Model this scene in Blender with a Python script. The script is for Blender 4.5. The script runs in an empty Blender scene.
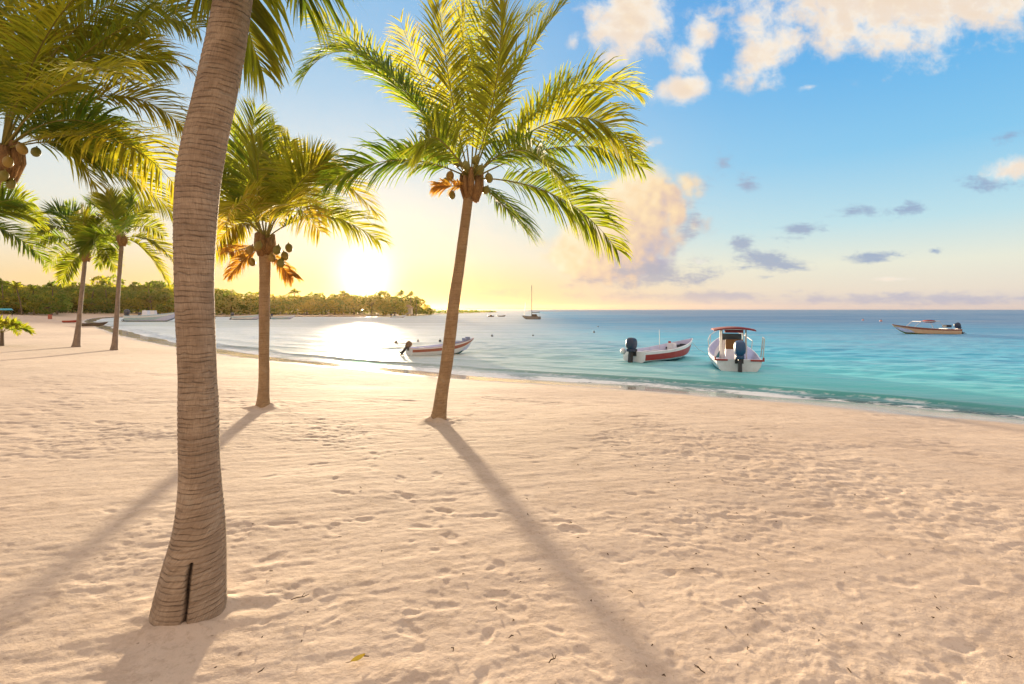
import bpy, math, random
import numpy as np
from mathutils import Vector, Matrix
random.seed(7); np.random.seed(7)
scn = bpy.context.scene
COL = scn.collection
R = math.radians
FPX, CX, HY = 512.0, 512.0, 309.0        # focal length in px, centre column, horizon row
CAMZ, WZ = 1.6, -1.28                     # eye height, sea level
SUN_EL, SUN_AZ = R(3.6), math.atan2(365 - CX, FPX)
EXPO = 2.5
K = 2.0 ** -EXPO
SUN = Vector((math.sin(SUN_AZ) * math.cos(SUN_EL), math.cos(SUN_AZ) * math.cos(SUN_EL), math.sin(SUN_EL)))

def P(px, py, Y):
    return Vector(((px - CX) / FPX * Y, Y, CAMZ - (py - HY) / FPX * Y))

def on_sea(px, py):
    Y = ((CAMZ - WZ) if py > 320 else 2.6) * FPX / (py - HY)
    return ((px - CX) / FPX * Y, Y)

# ------------------------------------------------------------------ materials
def srgb(r, g, b):
    f = lambda c: (c / 255 / 12.92) if c <= 10 else ((c / 255 + 0.055) / 1.055) ** 2.4
    return (f(r), f(g), f(b), 1.0)

class NT:
    """small helper to write node trees"""
    def __init__(self, tree):
        self.t = tree; self.n = tree.nodes; self.l = tree.links
    def node(self, typ, **kw):
        n = self.n.new(typ)
        for k, v in kw.items(): setattr(n, k, v)
        return n
    def put(self, sock, val):
        if val is None: return
        if hasattr(val, 'is_output') or isinstance(val, bpy.types.NodeSocket): self.l.new(val, sock)
        else: sock.default_value = val
    def math(self, op, a, b=None, c=None, clamp=False):
        n = self.node('ShaderNodeMath', operation=op, use_clamp=clamp)
        self.put(n.inputs[0], a); self.put(n.inputs[1], b); self.put(n.inputs[2], c)
        return n.outputs[0]
    def vmath(self, op, a, b=None, scale=None):
        n = self.node('ShaderNodeVectorMath', operation=op)
        self.put(n.inputs[0], a); self.put(n.inputs[1], b)
        if scale is not None: self.put(n.inputs[3], scale)
        return n.outputs['Value'] if op in ('LENGTH', 'DOT_PRODUCT', 'DISTANCE') else n.outputs[0]
    def mapr(self, v, a, b, c=0.0, d=1.0, smooth=True):
        n = self.node('ShaderNodeMapRange', interpolation_type='SMOOTHSTEP' if smooth else 'LINEAR')
        n.clamp = True
        self.put(n.inputs[0], v)
        for i, x in enumerate((a, b, c, d)): self.put(n.inputs[i + 1], x)
        return n.outputs[0]
    def mix(self, f, a, b, blend='MIX'):
        n = self.node('ShaderNodeMix', data_type='RGBA', blend_type=blend)
        self.put(n.inputs[0], f); self.put(n.inputs[6], a); self.put(n.inputs[7], b)
        return n.outputs[2]
    def ramp(self, f, stops, interp='LINEAR'):
        n = self.node('ShaderNodeValToRGB'); cr = n.color_ramp; cr.interpolation = interp
        while len(cr.elements) < len(stops): cr.elements.new(0.5)
        for e, (p, c) in zip(cr.elements, stops):
            e.position = p; e.color = c if len(c) == 4 else (*c, 1)
        self.put(n.inputs[0], f)
        return n.outputs[0]
    def noise(self, vec, scale, detail=4, rough=0.55, dist=0.0, dim='3D'):
        n = self.node('ShaderNodeTexNoise', noise_dimensions=dim)
        self.put(n.inputs['Vector'], vec); n.inputs['Scale'].default_value = scale
        n.inputs['Detail'].default_value = detail; n.inputs['Roughness'].default_value = rough
        n.inputs['Distortion'].default_value = dist
        return n.outputs['Fac']
    def mapping(self, vec, scale=(1, 1, 1), rot=(0, 0, 0), loc=(0, 0, 0), typ='POINT'):
        n = self.node('ShaderNodeMapping', vector_type=typ)
        self.put(n.inputs['Vector'], vec); n.inputs['Scale'].default_value = scale
        n.inputs['Rotation'].default_value = rot; n.inputs['Location'].default_value = loc
        return n.outputs[0]
    def bump(self, h, dist, strength=1.0, normal=None):
        n = self.node('ShaderNodeBump'); n.inputs['Strength'].default_value = strength
        n.inputs['Distance'].default_value = dist
        self.put(n.inputs['Height'], h); self.put(n.inputs['Normal'], normal)
        return n.outputs[0]
    def attr(self, name):
        n = self.node('ShaderNodeAttribute'); n.attribute_name = name
        return n

def new_mat(name):
    m = bpy.data.materials.new(name); m.use_nodes = True
    m.node_tree.nodes.clear()
    t = NT(m.node_tree); out = t.node('ShaderNodeOutputMaterial')
    return m, t, out

def principled(t, out, color, rough=0.6, spec=0.5, metal=0.0, normal=None):
    b = t.node('ShaderNodeBsdfPrincipled')
    t.put(b.inputs['Base Color'], color); t.put(b.inputs['Roughness'], rough)
    b.inputs['Specular IOR Level'].default_value = spec; b.inputs['Metallic'].default_value = metal
    t.put(b.inputs['Normal'], normal)
    if out is not None: t.l.new(b.outputs[0], out.inputs[0])
    return b

def paint(name, col, rough=0.4, wear=0.25, spec=0.5):
    """boat paint, plastic, metal: colour broken up by weathering"""
    m, t, out = new_mat(name)
    tc = t.node('ShaderNodeTexCoord')
    n1 = t.noise(tc.outputs['Object'], 3.0, 6, 0.65)
    n2 = t.noise(t.mapping(tc.outputs['Object'], scale=(6, 6, 1.2)), 4.0, 4)
    f = t.math('MULTIPLY', t.mapr(n1, 0.45, 0.75), wear)
    c = (*col, 1)
    dark = (col[0] * 0.55 + 0.02, col[1] * 0.5 + 0.018, col[2] * 0.45 + 0.012, 1)
    cc = t.mix(f, c, dark)
    cc = t.mix(t.math('MULTIPLY', t.mapr(n2, 0.5, 0.8), wear * 0.5), cc, dark)
    principled(t, out, cc, t.mapr(n1, 0.3, 0.7, rough, min(1, rough + 0.25)), spec, normal=t.bump(n1, 0.004, 0.3))
    return m

def leaf_mat(name, green, yellow, trans=0.45, tgain=1.7):
    m, t, out = new_mat(name)
    at = t.attr('tint')
    oi = t.node('ShaderNodeObjectInfo')
    tc = t.node('ShaderNodeTexCoord')
    nz = t.noise(tc.outputs['Object'], 2.2, 3)
    f = t.math('ADD', at.outputs['Fac'], t.math('MULTIPLY', t.math('SUBTRACT', oi.outputs['Random'], 0.5), 0.42))
    f = t.math('ADD', f, t.math('MULTIPLY', t.math('SUBTRACT', nz, 0.5), 0.5), clamp=True)
    c = t.ramp(f, [(0.0, green), (0.6, yellow), (0.92, (0.24, 0.15, 0.045)), (1.0, (0.16, 0.09, 0.035))])
    d = t.node('ShaderNodeBsdfPrincipled'); t.put(d.inputs['Base Color'], c)
    d.inputs['Roughness'].default_value = 0.6; d.inputs['Specular IOR Level'].default_value = 0.25
    tr = t.node('ShaderNodeBsdfTranslucent')
    t.put(tr.inputs['Color'], t.mix(1.0, c, (tgain * 1.25, tgain * 1.1, tgain * 0.35, 1), 'MULTIPLY'))
    mx = t.node('ShaderNodeMixShader'); mx.inputs[0].default_value = trans
    t.l.new(d.outputs[0], mx.inputs[1]); t.l.new(tr.outputs[0], mx.inputs[2]); t.l.new(mx.outputs[0], out.inputs[0])
    return m

def bark_mat(name, c1, c2, ring=0.055):
    m, t, out = new_mat(name)
    uv = t.node('ShaderNodeUVMap'); uv.uv_map = 'UVMap'      # u: metres around, v: metres along
    at = t.attr('stain')
    sep = t.node('ShaderNodeSeparateXYZ'); t.l.new(uv.outputs[0], sep.inputs[0])
    w = t.noise(t.mapping(uv.outputs[0], scale=(3.0, 1.6, 1)), 2.0, 3)
    v = t.math('ADD', sep.outputs[1], t.math('MULTIPLY', t.math('SUBTRACT', w, 0.5), 0.06))
    w1 = t.noise(t.mapping(uv.outputs[0], scale=(0.25, 5.5, 1)), 2.0, 3)
    v = t.math('ADD', v, t.math('MULTIPLY', t.math('SUBTRACT', w1, 0.5), 0.09))
    saw = t.math('FRACT', t.math('DIVIDE', v, ring))
    groove = t.math('SUBTRACT', 1.0, t.math('MULTIPLY', t.mapr(saw, 0.0, 0.16), t.mapr(saw, 1.0, 0.86)))
    gm = t.mapr(t.noise(t.mapping(uv.outputs[0], scale=(3.2, 5, 1)), 3.0, 5, .65), 0.36, 0.66, 0.0, 1.0)
    band = t.noise(t.mapping(uv.outputs[0], scale=(1.2, 20, 1)), 2.0, 4, 0.7)
    groove = t.math('MULTIPLY', groove, gm)
    fib = t.noise(t.mapping(uv.outputs[0], scale=(60, 7, 1)), 2.0, 5, 0.7)
    blot = t.noise(t.mapping(uv.outputs[0], scale=(1.5, 1.0, 1)), 3.4, 5, 0.6)
    c = t.mix(t.mapr(blot, 0.3, 0.7), (*c1, 1), (*c2, 1))
    c = t.mix(t.math('MULTIPLY', t.mapr(fib, 0.38, 0.68), 0.62), c, (c1[0] * 0.45, c1[1] * 0.42, c1[2] * 0.4, 1))
    c = t.mix(t.math('MULTIPLY', t.mapr(band, 0.45, 0.7), 0.55), c, (c2[0] * 0.55, c2[1] * 0.5, c2[2] * 0.45, 1))
    c = t.mix(t.math('MULTIPLY', groove, 0.30), c, (c1[0] * 0.28, c1[1] * 0.25, c1[2] * 0.22, 1))
    lich = t.mapr(t.noise(t.mapping(uv.outputs[0], scale=(2.2, 2.6, 1), loc=(4, 7, 0)), 2.6, 7, 0.68), 0.55, 0.68)
    c = t.mix(t.math('MULTIPLY', lich, 0.45), c, (0.40, 0.33, 0.25, 1))
    speck = t.mapr(t.noise(t.mapping(uv.outputs[0], scale=(14, 24, 1)), 3.0, 2), 0.70, 0.76)
    c = t.mix(t.math('MULTIPLY', speck, 0.5), c, (0.5, 0.44, 0.36, 1))
    c = t.mix(at.outputs['Fac'], c, (0.02, 0.010, 0.006, 1))
    h = t.math('SUBTRACT', t.math('MULTIPLY', fib, 0.35), t.math('MULTIPLY', groove, 0.9))
    h = t.math('ADD', h, t.math('MULTIPLY', saw, 0.35))
    principled(t, out, c, 0.85, 0.25, normal=t.bump(h, 0.012, 0.9))
    return m

M = {}
M['leaf'] = leaf_mat('palm leaf', (0.060, 0.112, 0.016), (0.185, 0.180, 0.025), 0.55, 2.5)
M['dry_leaf'] = leaf_mat('dry palm leaf', (0.34, 0.21, 0.07), (0.38, 0.23, 0.08), 0.5, 1.6)
M['bush'] = leaf_mat('broad tree foliage', (0.055, 0.105, 0.018), (0.200, 0.180, 0.028), 0.5, 2.6)  # greens brightened and yellowed for the sun flare over the headland
M['hedge'] = leaf_mat('hedge foliage', (0.022, 0.06, 0.012), (0.05, 0.09, 0.015), 0.35, 1.5)
M['bark_near'] = bark_mat('ringed palm bark', (0.49, 0.37, 0.26), (0.33, 0.24, 0.165), 0.033)
M['bark'] = bark_mat('palm bark', (0.50, 0.34, 0.19), (0.36, 0.235, 0.13), 0.05)
M['bark_grey'] = bark_mat('greyish palm bark', (0.38, 0.29, 0.22), (0.27, 0.20, 0.15), 0.10)
def rachis_mat():
    m, t, out = new_mat('frond rib')
    tc = t.node('ShaderNodeTexCoord'); n = t.noise(tc.outputs['Object'], 9, 3)
    principled(t, out, t.mix(n, (0.20, 0.19, 0.04, 1), (0.28, 0.21, 0.06, 1)), 0.8, 0.12); return m
M['rib'] = rachis_mat()
def coconut_mat():
    m, t, out = new_mat('coconut husk')
    oi = t.node('ShaderNodeObjectInfo'); tc = t.node('ShaderNodeTexCoord')
    n = t.noise(tc.outputs['Object'], 8, 4)
    c = t.ramp(t.math('ADD', t.math('MULTIPLY', oi.outputs['Random'], 0.7), t.math('MULTIPLY', n, 0.3)),
               [(0.0, (0.12, 0.15, 0.025)), (0.5, (0.26, 0.20, 0.03)), (1.0, (0.38, 0.20, 0.04))])
    principled(t, out, c, 0.45, normal=t.bump(n, 0.01, 0.3)); return m
M['coconut'] = coconut_mat()
def fibre_mat():
    m, t, out = new_mat('palm fibre sheath')
    tc = t.node('ShaderNodeTexCoord'); n = t.noise(t.mapping(tc.outputs['Object'], scale=(20, 20, 5)), 3, 5, 0.7)
    principled(t, out, t.mix(t.mapr(n, 0.3, 0.7), (0.40, 0.22, 0.085, 1), (0.17, 0.095, 0.045, 1)), 0.9, 0.2, normal=t.bump(n, 0.02, 0.8)); return m
M['fibre'] = fibre_mat()

# ------------------------------------------------------------------ mesh builder
class MB:
    def __init__(self):
        self.v = []; self.f = []; self.mi = []; self.tint = []; self.uv = {}; self.stain = None
    def add(self, pts, faces, mi=0, tint=0.3):
        o = len(self.v); self.v.extend([tuple(p) for p in pts])
        self.tint.extend([tint] * len(pts) if not isinstance(tint, list) else tint)
        for f in faces: self.f.append(tuple(i + o for i in f)); self.mi.append(mi)
    def tube(self, pts, radii, n=8, mi=0, tint=0.3, cap=True, squash=1.0):
        pts = [Vector(p) for p in pts]; vs = []
        ref = None
        for i, p in enumerate(pts):
            T = (pts[min(i + 1, len(pts) - 1)] - pts[max(i - 1, 0)]).normalized()
            if ref is None: ref = T.orthogonal().normalized()
            A = (ref - T * ref.dot(T))
            if A.length < 1e-5: A = T.orthogonal()
            A.normalize(); ref = A; B = T.cross(A)
            for k in range(n):
                a = 2 * math.pi * k / n
                vs.append(p + (A * math.cos(a) + B * math.sin(a) * squash) * radii[i])
        fs = []
        for i in range(len(pts) - 1):
            for k in range(n):
                fs.append((i * n + k, i * n + (k + 1) % n, (i + 1) * n + (k + 1) % n, (i + 1) * n + k))
        if cap:
            fs.append(tuple(range(n - 1, -1, -1))); fs.append(tuple((len(pts) - 1) * n + k for k in range(n)))
        self.add(vs, fs, mi, tint)
    def box(self, c, s, mi=0, rot=None, taper=1.0, tapery=None):
        ty = taper if tapery is None else tapery
        vs = []
        for z in (-1, 1):
            k, ky = (1.0, 1.0) if z < 0 else (taper, ty)
            for x, y in ((-1, -1), (1, -1), (1, 1), (-1, 1)):
                p = Vector((x * s[0] / 2 * k, y * s[1] / 2 * ky, z * s[2] / 2))
                if rot is not None: p = rot @ p
                vs.append(Vector(c) + p)
        self.add(vs, [(3, 2, 1, 0), (4, 5, 6, 7), (0, 1, 5, 4), (1, 2, 6, 5), (2, 3, 7, 6), (3, 0, 4, 7)], mi)
    def blob(self, c, r, nu=12, nv=8, mi=0, rot=None, power=1.0, jitter=0.0, tint=0.3):
        vs = []; fs = []
        sg = lambda x, p: math.copysign(abs(x) ** p, x)
        for j in range(nv + 1):
            th = math.pi * j / nv
            for i in range(nu):
                ph = 2 * math.pi * i / nu
                k = 1 + random.uniform(-jitter, jitter)
                p = Vector((sg(math.sin(th), power) * sg(math.cos(ph), power) * r[0] * k,
                            sg(math.sin(th), power) * sg(math.sin(ph), power) * r[1] * k, sg(math.cos(th), power) * r[2] * k))
                if rot is not None: p = rot @ p
                vs.append(Vector(c) + p)
        for j in range(nv):
            for i in range(nu):
                fs.append((j * nu + i, (j + 1) * nu + i, (j + 1) * nu + (i + 1) % nu, j * nu + (i + 1) % nu))
        self.add(vs, fs, mi, tint)
    def build(self, name, mats, parent=None, off=None, smooth=False):
        me = bpy.data.meshes.new(name)
        v = self.v
        if off is None and parent is not None and parent.get('_world'): off = Vector(parent['_world'])
        if off is not None: v = [(p[0] - off[0], p[1] - off[1], p[2] - off[2]) for p in v]
        me.from_pydata(v, [], self.f)
        if not isinstance(mats, (list, tuple)): mats = [mats]
        for m in mats: me.materials.append(m)
        if len(mats) > 1: me.polygons.foreach_set('material_index', self.mi)
        a = me.attributes.new('tint', 'FLOAT', 'POINT'); a.data.foreach_set('value', self.tint)
        if smooth: me.polygons.foreach_set('use_smooth', [True] * len(me.polygons))
        me.update()
        o = bpy.data.objects.new(name, me); COL.objects.link(o)
        if parent is not None: o.parent = parent
        return o

def tag(o, label=None, cat=None, group=None, kind=None):
    if label: o['label'] = label
    if cat: o['category'] = cat
    if group: o['group'] = group
    if kind: o['kind'] = kind
    return o
def empty(name, loc, rz=0.0, world=False):
    o = bpy.data.objects.new(name, None); COL.objects.link(o); o.location = loc; o.rotation_euler = (0, 0, rz)
    o.empty_display_size = 0.3
    if world: o['_world'] = tuple(loc)
    return o
def copy_tree(o, parent=None):
    c = o.copy(); COL.objects.link(c)
    if parent is not None: c.parent = parent
    for ch in list(o.children): copy_tree(ch, c)
    return c

# ------------------------------------------------------------------ numpy noise and shoreline
_perm = np.random.RandomState(3).rand(256, 256)
def vnoise(x, y):
    xi = np.floor(x).astype(int); yi = np.floor(y).astype(int)
    fx = x - xi; fy = y - yi
    fx = fx * fx * fx * (fx * (fx * 6 - 15) + 10); fy = fy * fy * fy * (fy * (fy * 6 - 15) + 10)
    g = lambda a, b: _perm[a & 255, b & 255]
    return (g(xi, yi) * (1 - fx) + g(xi + 1, yi) * fx) * (1 - fy) + (g(xi, yi + 1) * (1 - fx) + g(xi + 1, yi + 1) * fx) * fy - 0.5
def fbm(x, y, s, octv=4, gain=0.5):
    r = 0; a = 1.0
    for o in range(octv):
        ca, sa = math.cos(o * 1.1 + 0.4), math.sin(o * 1.1 + 0.4)
        r = r + a * vnoise((x * ca - y * sa) * s + o * 17.3, (x * sa + y * ca) * s + o * 9.1)
        a *= gain; s *= 2.03
    return r
def sst(x, a, b):
    t = np.clip((x - a) / (b - a), 0, 1); return t * t * (3 - 2 * t)

shore_px = [(1024, 416), (900, 406), (800, 398), (650, 386), (560, 381), (440, 372), (320, 361), (250, 354), (180, 344), (130, 333),
            (100, 324), (93, 320), (105, 317), (140, 316), (250, 316), (350, 316), (405, 315.5), (436, 314), (470, 312.6), (503, 312.0)]
LAND = [(260, -80), (80, -16), (33, 3.5), (19.5, 8.6)] + [on_sea(*p) for p in shore_px] + \
       [(-20, 470), (-200, 480), (-700, 600), (-900, -300), (260, -300)]
# chaikin smoothing for a natural shore
def chaikin(p):
    q = []
    for a, b in zip(p, p[1:] + p[:1]):
        q += [(a[0] * .75 + b[0] * .25, a[1] * .75 + b[1] * .25), (a[0] * .25 + b[0] * .75, a[1] * .25 + b[1] * .75)]
    return q
LAND = chaikin(chaikin(LAND))
def inland(x, y):
    """signed distance to the shoreline in metres, positive on land"""
    x = np.asarray(x, float); y = np.asarray(y, float)
    best = np.full(x.shape, 1e18); inside = np.zeros(x.shape, bool)
    n = len(LAND)
    for i in range(n):
        ax, ay = LAND[i]; bx, by = LAND[(i + 1) % n]
        dx, dy = bx - ax, by - ay
        t = np.clip(((x - ax) * dx + (y - ay) * dy) / (dx * dx + dy * dy + 1e-12), 0, 1)
        best = np.minimum(best, (x - ax - t * dx) ** 2 + (y - ay - t * dy) ** 2)
        c = (ay > y) != (by > y)
        inside ^= c & (x < dx * (y - ay) / (dy if abs(dy) > 1e-12 else 1e-12) + ax)
    d = np.sqrt(best)
    return np.where(inside, d, -d)
def ground_z(x, y, d=None):
    if d is None: d = inland(x, y)
    d2 = d + fbm(x, y, 0.12, 3) * 1.0 * sst(np.hypot(x, y), 5, 15)
    q = np.clip(d2, 0, None); cap = 1.28 + 0.0 * q
    z = np.where(d2 > 0, WZ + cap * (1 - np.exp(-(0.068 * q / cap) ** 2.2)) ** (1 / 2.2), WZ + np.maximum(d2 * 0.11, -4.0))
    z = z + 0.7 * sst(d, 18, 70) * sst(y, 45, 130)
    return z
def gz(x, y): return float(ground_z(np.array([x]), np.array([y]))[0])

def ground_hit(px, py):
    """distance at which the line of sight through a pixel of the photograph meets the sloping beach"""
    Y = np.exp(np.linspace(math.log(1.2), math.log(130), 1500)); z = CAMZ - (py - HY) / FPX * Y
    k = int(np.argmax(z <= ground_z((px - CX) / FPX * Y, Y))); return float(Y[k])
def polar(rs, th):
    rr, tt = np.meshgrid(rs, th, indexing='ij')
    return rr * np.sin(tt), rr * np.cos(tt)
def grid_mesh(name, x, y, z, closed=True):
    nr, na = x.shape
    v = np.stack([x, y, z], -1).reshape(-1, 3).astype(np.float32)
    i = np.arange(nr - 1)[:, None]; j = np.arange(na if closed else na - 1)[None, :]; j2 = (j + 1) % na
    q = np.stack([i * na + j, (i + 1) * na + j, (i + 1) * na + j2, i * na + j2], -1)
    q = q[..., ::-1].reshape(-1, 4).astype(np.int32)
    me = bpy.data.meshes.new(name)
    me.vertices.add(len(v)); me.vertices.foreach_set('co', v.ravel())
    me.loops.add(q.size); me.loops.foreach_set('vertex_index', q.ravel())
    me.polygons.add(len(q)); me.polygons.foreach_set('loop_start', np.arange(0, q.size, 4, dtype=np.int32))
    me.polygons.foreach_set('loop_total', np.full(len(q), 4, np.int32))
    me.polygons.foreach_set('use_smooth', np.ones(len(q), bool))
    me.update(); me.validate()
    o = bpy.data.objects.new(name, me); COL.objects.link(o)
    return o
def fattr(o, name, arr):
    a = o.data.attributes.new(name, 'FLOAT', 'POINT'); a.data.foreach_set('value', arr.ravel().astype(np.float32))

# ------------------------------------------------------------------ sand
PALM_BASE = {}
def build_sand():
    rs = np.concatenate([[0.02, 0.4], np.exp(np.linspace(math.log(1.2), math.log(22), 640)), np.exp(np.linspace(math.log(22.4), math.log(900), 140))])
    th = np.concatenate([np.linspace(R(-57), R(57), 620), np.linspace(R(57), R(303), 60)[1:-1]])
    x, y = polar(rs, th)
    d = inland(x, y)
    z = ground_z(x, y, d)
    near = sst(np.hypot(x, y), 45, 12)
    dry = sst(d, 0.8, 3.5)
    wx, wy = x + 0.25 * vnoise(x * 1.3, y * 1.3), y + 0.25 * vnoise(x * 1.3 + 40, y * 1.3)
    churn = sst(fbm(x, y * 1.3, 0.42, 3), -0.22, 0.42)                # trampled patches between smoother ones
    h = 0.026 * fbm(x, y, 0.45, 2)
    h += (0.0034 + 0.0125 * churn) * fbm(wx, wy * 1.6, 1.9, 6, 0.70)
    h += (0.0022 + 0.0062 * churn) * fbm(wx * 1.2, wy * 2.0, 9, 4, .68)
    ax, ay = x * .94 + y * .34, -x * .34 + y * .94
    h += 0.0040 * fbm(ax * 0.9 + .4 * vnoise(x * .8, y * .8), ay * 7.5, 1.0, 4, .6) * (1.2 - churn)      # long drag marks
    # footprints and hollows
    rng = random.Random(11)
    def dent(cx, cy, a, b, rot, depth, rim):
        r0 = math.hypot(cx, cy); t0 = math.atan2(cx, cy); w = 2.4 * max(a, b)
        i0, i1 = np.searchsorted(rs, [r0 - w, r0 + w]); j0, j1 = np.searchsorted(th[:620], [t0 - w / r0, t0 + w / r0])
        if i1 - i0 < 2 or j1 - j0 < 2: return
        X = x[i0:i1, j0:j1] - cx; Y = y[i0:i1, j0:j1] - cy
        U = (X * math.cos(rot) + Y * math.sin(rot)) / a; V = (-X * math.sin(rot) + Y * math.cos(rot)) / b
        q = np.sqrt(U * U + V * V) + 0.9 * vnoise(X * 16 + cx * 7, Y * 16 + cy * 5)
        h[i0:i1, j0:j1] += -depth * np.exp(-(q / 0.8) ** 4) + rim * np.exp(-((q - 1.25) / 0.35) ** 2)
    for _ in range(330):
        r = math.exp(rng.uniform(math.log(1.6), math.log(17))); t = rng.uniform(R(-52), R(52))
        s = rng.uniform(0.4, 1.15)
        dent(r * math.sin(t), r * math.cos(t), 0.13 * s, 0.07 * s, rng.uniform(0, 3.14), rng.uniform(0.001, 0.007), rng.uniform(0.0005, 0.002))
    for _ in range(20):                                    # trails of steps
        px, py = rng.uniform(-7, 7), rng.uniform(1.5, 12); a = rng.uniform(0, 6.28)
        for k in range(14):
            a += rng.uniform(-0.12, 0.12); px += 0.62 * math.cos(a); py += 0.62 * math.sin(a)
            s = 1 if k % 2 else -1
            if py > 1.2: dent(px - s * 0.09 * math.sin(a), py + s * 0.09 * math.cos(a), 0.15, 0.065, a, rng.uniform(0.003, 0.008), 0.002)
    z = z + h * near * (0.15 + 0.85 * dry) * sst(d, -0.5, 1.0)
    for (fx, fy, br, bh) in [(189, 612, 0.20, 0.045), (438, 421, 0.16, 0.09), (263, 408, 0.16, 0.09)]:
        by = ground_hit(fx, fy); bx = (fx - CX) / FPX * by
        q = np.hypot(x - bx, y - by); z += bh * np.exp(-np.maximum(q - br, 0) / 0.16) * (0.7 + 1.2 * vnoise(x * 7, y * 7))
    o = grid_mesh('sand', x, y, z)
    fattr(o, 'inland', d)
    m, t, out = new_mat('coral sand')
    tc = t.node('ShaderNodeTexCoord'); ob = tc.outputs['Object']
    di = t.attr('inland').outputs['Fac']
    big = t.noise(ob, 0.5, 4); mid = t.noise(ob, 3.2, 6, 0.65); fine = t.noise(ob, 55, 3, 0.7); crumb = t.noise(ob, 17, 5, 0.72, .3); grain = t.noise(ob, 260, 2)
    c = t.mix(t.mapr(big, 0.35, 0.65), SAND_A, SAND_B)
    c = t.mix(t.math('MULTIPLY', t.mapr(mid, 0.48, 0.66), 0.5), c, SAND_D)
    c = t.mix(t.math('MULTIPLY', t.mapr(t.noise(ob, 1.3, 6, .7, .5), 0.52, 0.66), 0.35), c, (0.45, 0.36, 0.29, 1))
    c = t.mix(t.math('MULTIPLY', t.mapr(grain, 0.62, 0.7), 0.35), c, (0.20, 0.13, 0.08, 1))
    c = t.mix(t.math('MULTIPLY', t.mapr(crumb, 0.48, 0.64), 0.5), c, SAND_D)
    c = t.mix(t.math('MULTIPLY', t.mapr(fine, 0.48, 0.66), 0.45), c, (0.62, 0.47, 0.35, 1))
    spot = t.mapr(t.noise(ob, 21, 3), 0.69, 0.73)
    c = t.mix(t.math('MULTIPLY', spot, 0.55), c, (0.17, 0.11, 0.07, 1))
    wetn = t.math('ADD', di, t.math('MULTIPLY', t.math('SUBTRACT', big, 0.5), 1.6))
    wet = t.mapr(wetn, 3.0, 1.4)
    c = t.mix(wet, c, (0.36, 0.30, 0.25, 1))
    hb = t.math('ADD', t.math('MULTIPLY', mid, 0.5), t.math('ADD', t.math('MULTIPLY', crumb, 1.0), t.math('MULTIPLY', fine, 0.35)))
    b = principled(t, out, c, t.mapr(wet, 0, 1, 0.95, 0.10), 0.25, normal=t.bump(t.math('MULTIPLY', hb, t.mapr(wet, 0, 1, 1.0, 0.1)), 0.014, 0.45))
    t.put(b.inputs['Specular IOR Level'], t.mapr(wet, 0, 1, 0.15, 0.9))
    o.data.materials.append(m)
    tag(o, kind='structure')
SAND_A = (0.60, 0.47, 0.36, 1); SAND_B = (0.54, 0.415, 0.315, 1); SAND_D = (0.40, 0.295, 0.215, 1)

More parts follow.
